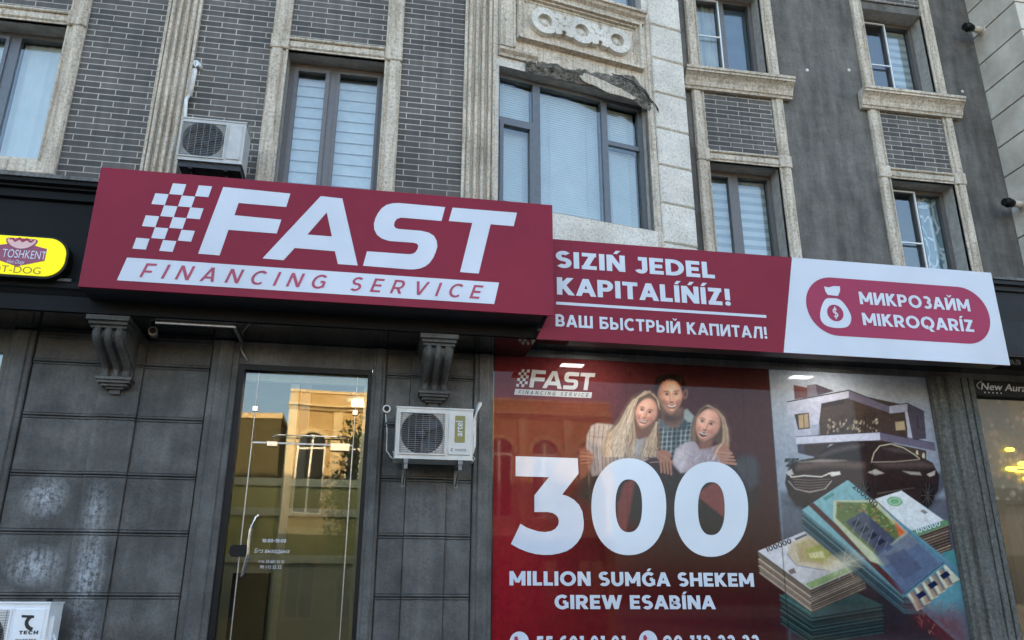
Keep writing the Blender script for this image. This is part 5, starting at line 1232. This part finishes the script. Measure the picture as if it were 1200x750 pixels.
MB().prism(rrect(hx0, hx1, hz0, hz1, .15), YH, YH+.02).build('sign_face', 'yellow', HS)
cxb = h7([(165, 300)])[0][0]
zc_ = h7([(165, 285)])[0][1]; bw = h7([(405, 285)])[0][0]-cxb; bh = .112
mb = MB(); mb.poly([(cxb-bw, zc_-.045), (cxb-bw, zc_+.065), (cxb, zc_+bh), (cxb+bw, zc_+.065), (cxb+bw, zc_-.045), (cxb, zc_-bh)], YH-.003); bd = mb.build('badge', 'plum', HS)
zl = zc_+.115; mb = MB(); mb.poly([(cxb+.125*math.cos(t)*(1+.0*math.sin(t)), zl+(.062 if math.sin(t) < 0 else .045)*math.sin(t)+.014*math.cos(2*t)) for t in np.linspace(0, 2*math.pi, 33)[:-1]], YH-.005); mb.build('hot_dog_emblem', 'plum', bd)
mb = MB(); mb.poly([(cxb+.112*math.cos(t), zl+(.052 if math.sin(t) < 0 else .035)*math.sin(t)+.013*math.cos(2*t)) for t in np.linspace(0, 2*math.pi, 33)[:-1]], YH-.007); mb.build('hot_dog_bun', 'pink', bd)
mb = MB(); mb.poly([(cxb-.095+.19*u, zl+.018+.010*math.sin(u*20)+.012*math.cos((u-.5)*3)) for u in np.linspace(0, 1, 20)]+[(cxb+.095-.19*u, zl+.004+.010*math.sin((1-u)*20)) for u in np.linspace(0, 1, 20)], YH-.009); mb.build('hot_dog_sausage', 'pillred', bd)
mb = MB(); thin_text(mb, 'TOSHKENT', h7([(22, 285)])[0][0], h7([(408, 300)])[0][0], zc_-.035, .075, YH-.006); thin_text(mb, 'Hot Dogs', h7([(66, 335)])[0][0], h7([(222, 340)])[0][0], zc_-.088, .035, YH-.006, shear=.25); mb.build('badge_lettering', 'letter', bd)
mb = MB(); hd1 = h7([(360, 430)])[0][0]; thin_text(mb, 'HOT-DOG', hd1-.45, hd1, h7([(200, 440)])[0][1]-.012, .062, YH-.003); mb.build('lettering', 'brownink', HS)

# ---- New Aura shop ---------------------------------------------------------------
AU = thing('shop_window', 'shop window with blossom picture under a black New Aura board at the right edge', 'shop window', (7.4, .0, 0))
ax0 = 6.425
MB().box(ax0, 8.40, -.012, .05, 3.735, 3.90).build('name_board', 'black', AU)
mb = MB(); bx = xz(1149, 450, -.02); 
thin_text(mb, 'New Aura', bx[0], bx[0]+.56, 3.795, .080, -.0145, shear=.25); 
thin_text(mb, 'New Aura', bx[0]+.004, bx[0]+.565, 3.797, .080, -.0155, shear=.25)
for k in range(5): mb.poly([(bx[0]+.04+.05*k+.009*math.cos(t), 3.765+.009*math.sin(t)) for t in np.linspace(0, 6.283, 9)[:-1]], -.0145)
mb.tube([(bx[0]-.02+.05*u-.05*math.sin(u*3), -.018, 3.80+.09*u) for u in np.linspace(0, 1, 9)], .005, 6); mb.build('lettering', 'letter', AU)
cvA = Canvas(ax0+.02, 8.38, .8, 3.735, .014, .16)
cvA.fill(lambda x, y: np.where((y < 572)[:, None], k3((84, 84, 84)), k3((22, 23, 24)))+0*x[:, None])
for k in range(420):
    u = rr.uniform(6.6, 8.3); v = rr.uniform(2.6, 3.75); p = (0, 0)
    i = np.nonzero((abs(cvA.X-u) < .06) & (abs(cvA.Z-v) < .06))[0]
    if len(i):
        r_m = rr.uniform(.012, .04); a = np.clip(1.3-np.hypot(cvA.X[i]-u, cvA.Z[i]-v)/r_m, 0, 1)*.8; cvA.put(i, a, ((150, 112, 110), (104, 82, 84), (120, 118, 118), (62, 60, 58), (176, 146, 142))[k % 5])
def wline(P, w, col, al=1.):
    for (a, b), (c, d) in zip(P, P[1:]):
        i = np.nonzero((cvA.X > min(a, c)-w) & (cvA.X < max(a, c)+w) & (cvA.Z > min(b, d)-w) & (cvA.Z < max(b, d)+w))[0]
        if len(i):
            L = (c-a)**2+(d-b)**2+1e-9; t = np.clip(((cvA.X[i]-a)*(c-a)+(cvA.Z[i]-b)*(d-b))/L, 0, 1); dd = np.hypot(cvA.X[i]-a-t*(c-a), cvA.Z[i]-b-t*(d-b)); cvA.put(i, np.clip(1.5-dd/(w*.6), 0, 1)*al, col)
for k in range(9):
    x_ = 6.62+.17*k; wline([(x_, 2.6), (x_+.06*math.sin(k), 2.3), (x_-.05+.1*math.sin(k*2), 2.0), (x_+.05, 1.7)], .014, (58, 60, 60)); wline([(x_, 2.35), (x_+.1, 2.45), (x_+.14, 2.56)], .012, (66, 66, 64))
for k in range(160):
    u = rr.uniform(6.5, 8.3); v = rr.uniform(1.45, 1.75); i = np.nonzero((abs(cvA.X-u) < .05) & (abs(cvA.Z-v) < .05))[0]
    if len(i): cvA.put(i, np.clip(1.4-np.hypot((cvA.X[i]-u)*1.6, cvA.Z[i]-v)/.03, 0, 1)*.9, ((52, 84, 52), (84, 116, 84), (36, 58, 40))[k % 3])
i = np.nonzero(cvA.Z < 1.46)[0]; cvA.put(i, np.full(len(i), 1.), (150, 156, 156))
cvA.build('window_display', 'printmat', AU)
MB().box(ax0+.02, 8.38, .07, .08, .8, 3.735).build('window_pane', 'glass', AU)
mb = MB(); mb.box(ax0+.135, ax0+.205, .085, .14, .8, 2.62); mb.box(ax0+.20, 8.3, .085, .12, 2.58, 2.62); mb.build('inner_frame', 'black', AU)
for k, (cx, cz, rx, rz) in enumerate(((6.87, 3.17, .05, .012), (7.02, 3.02, .075, .014), (7.0, 2.955, .17, .022), (7.06, 2.86, .09, .018), (6.84, 2.96, .06, .015))):
    mb = MB(); mb.tube([(cx+rx*math.cos(t), .12-.01*math.sin(t), cz+rz*math.sin(t)) for t in np.linspace(0, 2*math.pi, 22)], .008, 6); mb.build('lamp_glint_loop', 'lamp_glint', AU)  # glowing loops stand in for a yellow lamp mirrored in the pane

# ---- soffit downlights -------------------------------------------------------------
for lab, x, y in (('square light panel in the soffit over the family picture', 2.05, -.44), ('square light panel in the soffit over the villa picture', 4.68, -.44)):
    t = thing('ceiling_light', lab, 'ceiling light', (x, y, 3.97), 'soffit light panels')
    mb = MB(lambda a, b, c: (a, c, b)); mb.border(x-.146, x+.146, y-.096, y+.096, 3.962, 3.977, .02); mb.build('trim', 'white', t)
    MB().box(x-.125, x+.125, y-.075, y+.075, 3.966, 3.976).build('diffuser', 'led', t)

# ---- air conditioners ----------------------------------------------------------------
def ac_unit(name, label, x0, x1, z0, z1, yf, body, fan_r, fan_fx, grille_only=True, square=False):
    t = thing('air_conditioner', label, 'air conditioner', ((x0+x1)/2, yf+.28, z0), 'outdoor air conditioner units'); w, h = x1-x0, z1-z0
    mb = MB(); cx, cz = x0+w*fan_fx, (z0+z1)/2; r = h*fan_r
    # casing: front plate with a round opening, sides, top, back
    n = 40; circ = [(cx+r*math.cos(2*math.pi*k/n), cz+r*math.sin(2*math.pi*k/n)) for k in range(n)]
    mb.poly([(x0, z0), (x1, z0), (x1, z1), (x0, z1)], yf, [circ[::-1]])
    i = mb.pts([(a, yf, b) for a, b in circ]); j = mb.pts([(a, yf+.10, b) for a, b in circ])
    for k in range(n): q = (k+1) % n; mb.f.append((i+k, j+k, j+q, i+q)); mb.sm.append(True)
    d = .29
    mb.face([(x0, yf, z0), (x0, yf+d, z0), (x0, yf+d, z1), (x0, yf, z1)][::-1]); mb.face([(x1, yf, z0), (x1, yf+d, z0), (x1, yf+d, z1), (x1, yf, z1)])
    mb.face([(x0, yf, z0), (x1, yf, z0), (x1, yf+d, z0), (x0, yf+d, z0)]); mb.face([(x0, yf+d, z0), (x1, yf+d, z0), (x1, yf+d, z1), (x0, yf+d, z1)])
    mb.box(x0-.006, x1+.006, yf-.008, yf+d+.006, z1-.001, z1+.012); mb.box(x0-.004, x1+.004, yf-.006, yf+d, z0-.016, z0-.001)
    c = mb.build('casing', body, t)
    gx0, gx1 = (cx-r*1.10, cx+r*1.10); gz0, gz1 = z0+h*.05, z1-h*.07
    mb = MB(); mb.border(gx0, gx1, gz0, gz1, yf-.012, yf-.001, .012); mb.build('grille_frame', body, t)
    mb = MB(); k = gz0+.02
    while k < gz1-.015: mb.box(gx0+.012, gx1-.012, yf-.014, yf-.008, k, k+.0032); k += .0185
    for u in np.linspace(gx0+.03, gx1-.03, 7): mb.box(u-.002, u+.002, yf-.0165, yf-.0145, gz0+.012, gz1-.012)
    mb.build('fan_grille', 'grille', t)
    mb = MB(); mb.poly(circ, yf+.098); mb.build('coil', 'coil', t)
    mb = MB()
    for b_ in range(3):
        a0 = R_(120*b_+25); pts = []
        for q in range(9):
            a = a0+R_(62)*q/8; pts.append((cx+r*.92*math.cos(a), yf+.05+.03*q/8, cz+r*.92*math.sin(a)))
        cc = mb.pts([(cx+.05*math.cos(a0), yf+.055, cz+.05*math.sin(a0)), (cx+.05*math.cos(a0+.6), yf+.075, cz+.05*math.sin(a0+.6))]); pp = mb.pts(pts)
        for q in range(8): mb.f.append((cc+(1 if q > 3 else 0), pp+q, pp+q+1)); mb.sm.append(True)
        mb.f.append((cc, pp+4, cc+1)); mb.sm.append(True)
    mb.dome(cx, cz, yf+.07, .055, .04); mb.build('fan', 'fan', t)
    mb = MB(); mb.block(gx1+.02, x1-.025, yf-.010, yf, gz0+.005, gz1-.0, .006); mb.build('service_panel', body, t)
    return t, (gx1+.02, x1-.025, gz0, gz1)
def P3(x, y, Y): return xz(x, y, Y)
# unit by the door
yf = -.40; a, b = P3(465.4, 476, yf), P3(553.6, 538.8, yf)
t, pn = ac_unit('ac', 'dusty white air conditioner with an olive artel plate between door and poster window', a[0], b[0], b[1]+.008, a[1]-.012, yf, 'acwhite', .44, .34)
lx, lz = P3(533.3, 487.5, yf), P3(544.5, 519, yf); mb = MB(); mb.prism(rrect(lx[0], lz[0], lz[1], lx[1], .01, 4), yf-.014, yf-.009); lp = mb.build('logo_plate', 'inkplate', t)
mb = MB(); thin_text(mb, 'artel', lz[1]+.055, lx[1]-.05, lz[0]-.024, .062, yf-.0155, rot=1); thin_text(mb, 'artel', lz[1]+.057, lx[1]-.048, lz[0]-.026, .062, yf-.0165, rot=1); mb.build('lettering', 'letter', lp)
mb = MB(); e0 = P3(530, 527, yf); thin_text(mb, 'INVERTER', e0[0]+.025, e0[0]+.125, e0[1]-.012, .020, yf-.0115); mb.tube([(e0[0]+.012*math.cos(q), yf-.0115, e0[1]-.003+.012*math.sin(q)) for q in np.linspace(1, 5.3, 10)], .0025, 5); mb.build('lettering', 'inkdark', t)
for px in (475, 538):
    u = P3(px, 541, -.3)[0]; mb = MB(); zb2 = b[1]-.012; mb.box(u-.02, u+.02, -.42, -.02, zb2-.035, zb2); mb.box(u-.018, u+.018, -.045, -.02, zb2-.20, zb2-.03); mb.box(u-.016, u+.016, -.41, -.375, zb2-.085, zb2-.03); mb.tube([(u, -.36, zb2-.03), (u, -.04, zb2-.18)], .007, 6); mb.build('bracket', 'dustyzinc', t)
hz = P3(562, 473, -.03); mb = MB(); mb.tube([(hz[0], .01, hz[1]), (hz[0], -.06, hz[1]-.01), (hz[0]-.03, -.12, hz[1]-.06), (b[0]+.035, -.20, hz[1]-.22), (b[0]+.03, -.22, a[1]-.3), (b[0]+.006, -.22, a[1]-.40)], .022, 10); mb.build('pipe', 'pipe', t)
mb = MB(); mb.tube([(b[0]+.004, -.2, a[1]-.26), (b[0]+.035, -.21, a[1]-.32), (b[0]+.02, -.2, a[1]-.38), (b[0]+.045, -.2, a[1]-.42), (b[0]+.02, -.2, a[1]-.46)], .006, 6); mb.box(b[0]+.001, b[0]+.02, -.33, -.15, b[1]+.06, b[1]+.24); mb.build('valve_cover', 'acgrey', t)
cz_ = P3(453, 480, -.03); mb = MB(); mb.tube([(cz_[0], .005, cz_[1]), (cz_[0], -.07, cz_[1])], .038, 14); mb.build('wall_sleeve', 'pipe', t)
mb = MB(); mb.tube([(cz_[0], -.072, cz_[1]), (cz_[0], -.076, cz_[1])], .025, 14); q0 = P3(459, 535, -.06)
mb.build('sleeve_hole', 'black', t)
mb = MB(); mb.tube([(cz_[0]-.01, -.03, cz_[1]-.03), (cz_[0]+.015, -.03, cz_[1]-.2), (cz_[0]+.02, -.03, q0[1]+.06), (q0[0]-.01, -.05, q0[1]), (q0[0]+.03, -.06, q0[1]-.03), (q0[0]+.01, -.05, q0[1]+.05), (q0[0]+.05, -.1, q0[1]-.03)], .006, 6); mb.build('cable', 'pipe', t)
# upper unit on the brick wall
yf = -.50; a, b = P3(214.5, 138, yf), P3(284.5, 191.5, yf)
t, pn = ac_unit('ac', 'grey dusty air conditioner on the brick wall above the crimson sign', P3(207, 186, yf)[0]+.01, P3(286, 170, yf)[0], b[1], a[1], yf, 'acgrey', .44, .34)
x0_, x1_ = P3(207, 186, yf)[0]+.01, P3(286, 170, yf)[0]
mb = MB(); mb.box(x0_+.01, x1_-.01, -.48, -.05, b[1]-.075, b[1]-.017); mb.build('drip_tray', 'coil', t)
for u in (x0_+.12, x1_-.14): mb = MB(); mb.box(u-.018, u+.018, -.50, -.003, b[1]-.10, b[1]-.076); mb.tube([(u, -.42, b[1]-.10), (u, -.02, b[1]-.36)], .012, 6); mb.build('bracket', 'black', t)
p0 = P3(231, 77, -.04); p1_ = P3(228, 82, -.10); p2_ = P3(222, 113, -.10); p4_ = P3(217, 138, -.30)
mb = MB(); mb.tube([(p0[0]+.02, .01, p0[1]+.005), (p0[0], -.08, p0[1]), (p1_[0], -.10, p1_[1]), (p2_[0], -.10, p2_[1])], [.034, .034, .028, .026], 10); mb.tube([(p2_[0], -.10, p2_[1]+.01), (p2_[0]-.01, -.16, p2_[1]-.08), (p4_[0], -.30, p4_[1])], .017, 8); mb.build('pipe', 'pipe', t)
# lower left unit
yf = -.48; b = P3(59.6, 706.5, yf); x1_ = b[0]; z1_ = b[1]
t, pn = ac_unit('ac', 'clean white air conditioner with a black hook logo low at the left edge', x1_-.80, x1_, z1_-.545, z1_-.004, yf, 'acnew', .42, .36)
c0, c1 = P3(26, 721.5, yf), P3(40.5, 738, yf); ww, hh2 = c1[0]-c0[0], c0[1]-c1[1]; mb = MB()
mb.poly([P3(*q, yf) for q in ((25.8, 723.6), (26.2, 720.6), (41, 721.2), (40.4, 724.4))], yf-.0115)
L = [Vector(P3(*q, yf)) for q in ((37.2, 722.5), (34.0, 725.0), (32.2, 728.0), (31.8, 731.0), (32.8, 734.0), (35.2, 736.2), (38.0, 737.4))]
for k in range(len(L)-1):
    d = (L[k+1]-L[k]).normalized(); n_ = Vector((-d.y, d.x))*.0135; e = d*.004
    mb.poly([tuple(L[k]-e+n_), tuple(L[k]-e-n_), tuple(L[k+1]+e-n_), tuple(L[k+1]+e+n_)], yf-.0119-.0003*(k % 3))
mb.build('logo_mark', 'inkdark', t)
mb = MB(); e0 = P3(22.5, 743.5, yf); write(mb, 'TECH', e0[0], e0[0]+.135, e0[1]+.001, .026, yf-.0115, .26, .14); write(mb, 'INVERTER', e0[0]-.015, e0[0]+.13, e0[1]-.05, .019, yf-.0115, .2, .14); mb.build('lettering', 'inkdark', t)
mb = MB(); mb.box(x1_+.001, x1_+.03, yf+.05, yf+.20, z1_-.36, z1_-.10); mb.tube([(x1_+.02, yf+.1, z1_-.22), (x1_+.06, yf+.09, z1_-.30), (x1_+.09, yf+.1, z1_-.36)], .010, 8); mb.build('valve_cover', 'acnew', t)
mb = MB(); mb.tube([(x1_-.06, yf+.14, z1_+.004), (x1_-.06, yf+.14, z1_+.035)], .022, 10); mb.build('rubber_foot', 'black', t)
for u in (x1_-.65, x1_-.15): mb = MB(); mb.box(u-.02, u+.02, yf+.02, -.03, z1_-.60, z1_-.563); mb.box(u-.02, u+.02, -.06, -.03, z1_-.85, z1_-.60); mb.build('bracket', 'zinc', t)

# ---- camera, conduit under the fascia -----------------------------------------------
p = P3(176, 391, -.12); t = thing('security_camera', 'small dark bullet camera beside the left scroll bracket', 'security camera', (p[0], 0, p[1]))
mb = MB(); mb.tube([(p[0], -.04, p[1]), (p[0], -.12, p[1]-.005), (p[0]+.05, -.16, p[1]-.01)], .03, 10); mb.tube([(p[0], -.035, p[1]), (p[0], -.065, p[1])], .05, 12); mb.build('mount', 'black', t)
mb = MB(); mb.tube([(p[0]+.03, -.10, p[1]-.005), (p[0]+.07, -.30, p[1]-.03)], .036, 14); mb.tube([(p[0]+.069, -.295, p[1]-.029), (p[0]+.072, -.32, p[1]-.033)], [.04, .04], 14); mb.build('housing', 'alu', t)
mb = MB(); mb.tube([(p[0]+.0722, -.321, p[1]-.0332), (p[0]+.0725, -.323, p[1]-.0334)], .028, 14); mb.build('lens', 'black', t)
a, b = P3(182, 380, -.5), P3(276, 385.5, -.5); zt2 = 3.894
mb = MB(); mb.box(a[0], b[0], -.512, -.488, zt2-.02, zt2); mb.box(b[0]-.024, b[0], -.488, -.02, zt2-.02, zt2); mb.tube([(b[0]-.012, -.03, zt2-.01), (b[0]-.01, -.05, zt2-.08), (b[0]+.02, -.06, zt2-.13), (b[0]+.06, -.05, zt2-.19)], .009, 8)
o = mb.build('cable_conduit', 'zinc', None, org=(a[0], -.5, zt2)); o['label'] = 'grey cable duct running over the left top corner of the door'; o['category'] = 'cable duct'

# ================================================================== across the street (seen in the glass)
YO = -24.0
def opposite(name, label, x0, x1, H, mat, trim, bays, y=YO):
    t = thing('old_building', label, 'building', ((x0+x1)/2, y-4, 0), 'buildings across the street'); bw_ = (x1-x0)/bays; holes = []
    rows = ((.9, 3.1, False), (4.6, H-1.55, True))
    for k in range(bays):
        c = x0+bw_*(k+.5)
        for z0, z1, ar in rows: holes.append((c-.55, c+.55, z0, z1))
    mb = MB(); mb.holed(x0, x1, 0, 3.9, y, holes); mb.build('shade_toned_base', 'khaki', t)  # lower storey coloured dark in place of the shade on it
    mb = MB(); mb.holed(x0, x1, 3.9, H-.62, y, holes); mb.box(x0, x1, y-8, y-.35, 0, H-.05); mb.box(x0, x1, y-.35, y-.001, H-.62, H)
    for h in holes: mb.reveal(h[0], h[1], h[2], h[3], y, y-.3)
    mb.build('wall', mat, t)
    mb = MB(); mb.sweep_x([(y+.002, H-.72), (y+.10, H-.70), (y+.18, H-.62), (y+.32, H-.58), (y+.32, H-.50), (y+.002, H-.46)], x0-.05, x1+.05); mb.box(x0-.02, x1+.02, y-.34, y+.06, H+.001, H+.10); mb.box(x0, x1, y+.002, y+.07, 3.9, 4.15); mb.build('cornice', trim, t)
    mb = MB()
    for k in range(bays+1):
        c = x0+bw_*k; c = min(max(c, x0+.18), x1-.18); mb.box(c-.17, c+.17, y+.002, y+.10, 4.15, H-.72)
    mb.build('pilaster', trim, t)
    for h in holes:
        ar = h[3] > 4.2; c = (h[0]+h[1])/2; f = MB(); f.border(h[0], h[1], h[2], h[3], y-.25, y-.15, .07); f.box(c-.035, c+.035, y-.24, y-.16, h[2]+.07, h[3]-.07)
        if ar:
            f.box(h[0]+.07, h[1]-.07, y-.242, y-.158, h[3]-.62, h[3]-.55)
        w = f.build('window', 'white' if ar else 'frame', t); MB().box(h[0]+.05, h[1]-.05, y-.215, y-.195, h[2]+.05, h[3]-.05).build('pane', 'darkglass', w)
        if ar:
            r = .55; s_ = MB(); arc = [(c+r*math.cos(q), h[3]-r+r*math.sin(q)) for q in np.linspace(0, math.pi, 18)]
            s_.poly([(h[0], h[3]-r), (h[0], h[3]+.001)]+[(h[0], h[3]+.001)]+arc[::-1][:9], y+.012) if False else None
            for sg in (0, 1):
                A_ = arc[:10] if sg == 0 else arc[8:]
                cor = (h[1], h[3]) if sg == 0 else (h[0], h[3])
                for p_, q_ in zip(A_, A_[1:]): s_.face([(cor[0], y+.003, cor[1]), (p_[0], y+.003, p_[1]), (q_[0], y+.003, q_[1])])
            s_.build('arch_spandrel', mat, w)
            s_ = MB(); n = 18
            for k in range(n):
                q0_, q1_ = math.pi*k/n, math.pi*(k+1)/n; s_.box(0, 0, 0, 0, 0, 0) if False else s_.face([(c+.55*math.cos(q0_), y+.05, h[3]-.55+.55*math.sin(q0_)), (c+.72*math.cos(q0_), y+.05, h[3]-.55+.72*math.sin(q0_)), (c+.72*math.cos(q1_), y+.05, h[3]-.55+.72*math.sin(q1_)), (c+.55*math.cos(q1_), y+.05, h[3]-.55+.55*math.sin(q1_))][::-1])
                s_.face([(c+.72*math.cos(q0_), y+.05, h[3]-.55+.72*math.sin(q0_)), (c+.72*math.cos(q0_), y+.002, h[3]-.55+.72*math.sin(q0_)), (c+.72*math.cos(q1_), y+.002, h[3]-.55+.72*math.sin(q1_)), (c+.72*math.cos(q1_), y+.05, h[3]-.55+.72*math.sin(q1_))])
            s_.build('arch_trim', trim, w)
    return t
opposite('ob', 'ochre two-storey building with arched windows reflected gold in the glass', -3.2, 9.6, 9.25, 'ochre', 'ochretrim', 7)
t = thing('old_building', 'lower plain building beside the ochre one, toned dark for shade, its parapet pale as if sunlit', 'building', (-9, YO-4, 0), 'buildings across the street')
MB().box(-16, -3.45, YO-8, YO, 0, 8.15).build('wall', 'khaki', t); MB().box(-16.05, -3.43, YO-8.05, YO+.06, 8.152, 8.34).build('parapet', 'ochretrim', t)  # wall colour darkened for shade, parapet pale for its sunlit top edge
mb = MB()
for k in range(6): mb.box(-15+1.9*k, -14+1.9*k, YO+.002, YO+.03, 1.0, 2.9)
mb.build('window_row', 'darkglass', t)
t = thing('old_building', 'dark plain block added far past the right end to cut the reflected sky', 'building', (38, YO-4, 0), 'buildings across the street')
MB().box(26, 52, YO-8, YO, 0, 13).build('wall', 'slate', t)  # out-of-view block added to darken reflections in the right-hand glass
mb = MB()
for k in range(8):
    for q in range(3): mb.box(27+3.1*k, 28.6+3.1*k, YO+.002, YO+.03, 1.5+3.7*q, 3.5+3.7*q)
mb.build('window_row', 'darkglass', t)
def tree(x, y, h, R, label, seed):
    r = np.random.default_rng(seed); t = thing('tree', label, 'tree', (x, y, 0), 'street trees across the road')
    mb = MB(); mb.tube([(x, y, 0), (x+.05, y, h*.3), (x-.03, y+.05, h*.6), (x, y, h*.9)], [.17, .14, .09, .03], 8)
    for k in range(7):
        a = k*.9; z = h*(.38+.07*k); mb.tube([(x, y, z), (x+R*.4*math.cos(a), y+R*.4*math.sin(a), z+.4), (x+R*.75*math.cos(a), y+R*.75*math.sin(a), z+.6)], [.06, .04, .015], 6)
    mb.build('trunk', 'bark', t); mb = MB()
    cl = [(x+R*.75*r.normal()*.55, y+R*.75*r.normal()*.55, h*.7+h*.2*r.normal()*.8) for _ in range(26)]
    for k in range(3200):
        c = cl[r.integers(26)]; p_ = np.array(c)+r.normal(size=3)*.33; u = r.normal(size=3); u /= np.linalg.norm(u); v = np.cross(u, r.normal(size=3)); v /= np.linalg.norm(v); s_ = r.uniform(.05, .10)
        mb.face([p_-u*s_*1.5, p_+v*s_*.7, p_+u*s_*1.5, p_-v*s_*.7])
    mb.build('crown', 'leaf', t)
tree(-.2, -21.3, 7.4, 1.6, 'leafy tree before the ochre building', 4); tree(-6.5, -21.5, 5.2, 1.8, 'low leafy tree before the khaki building', 9)
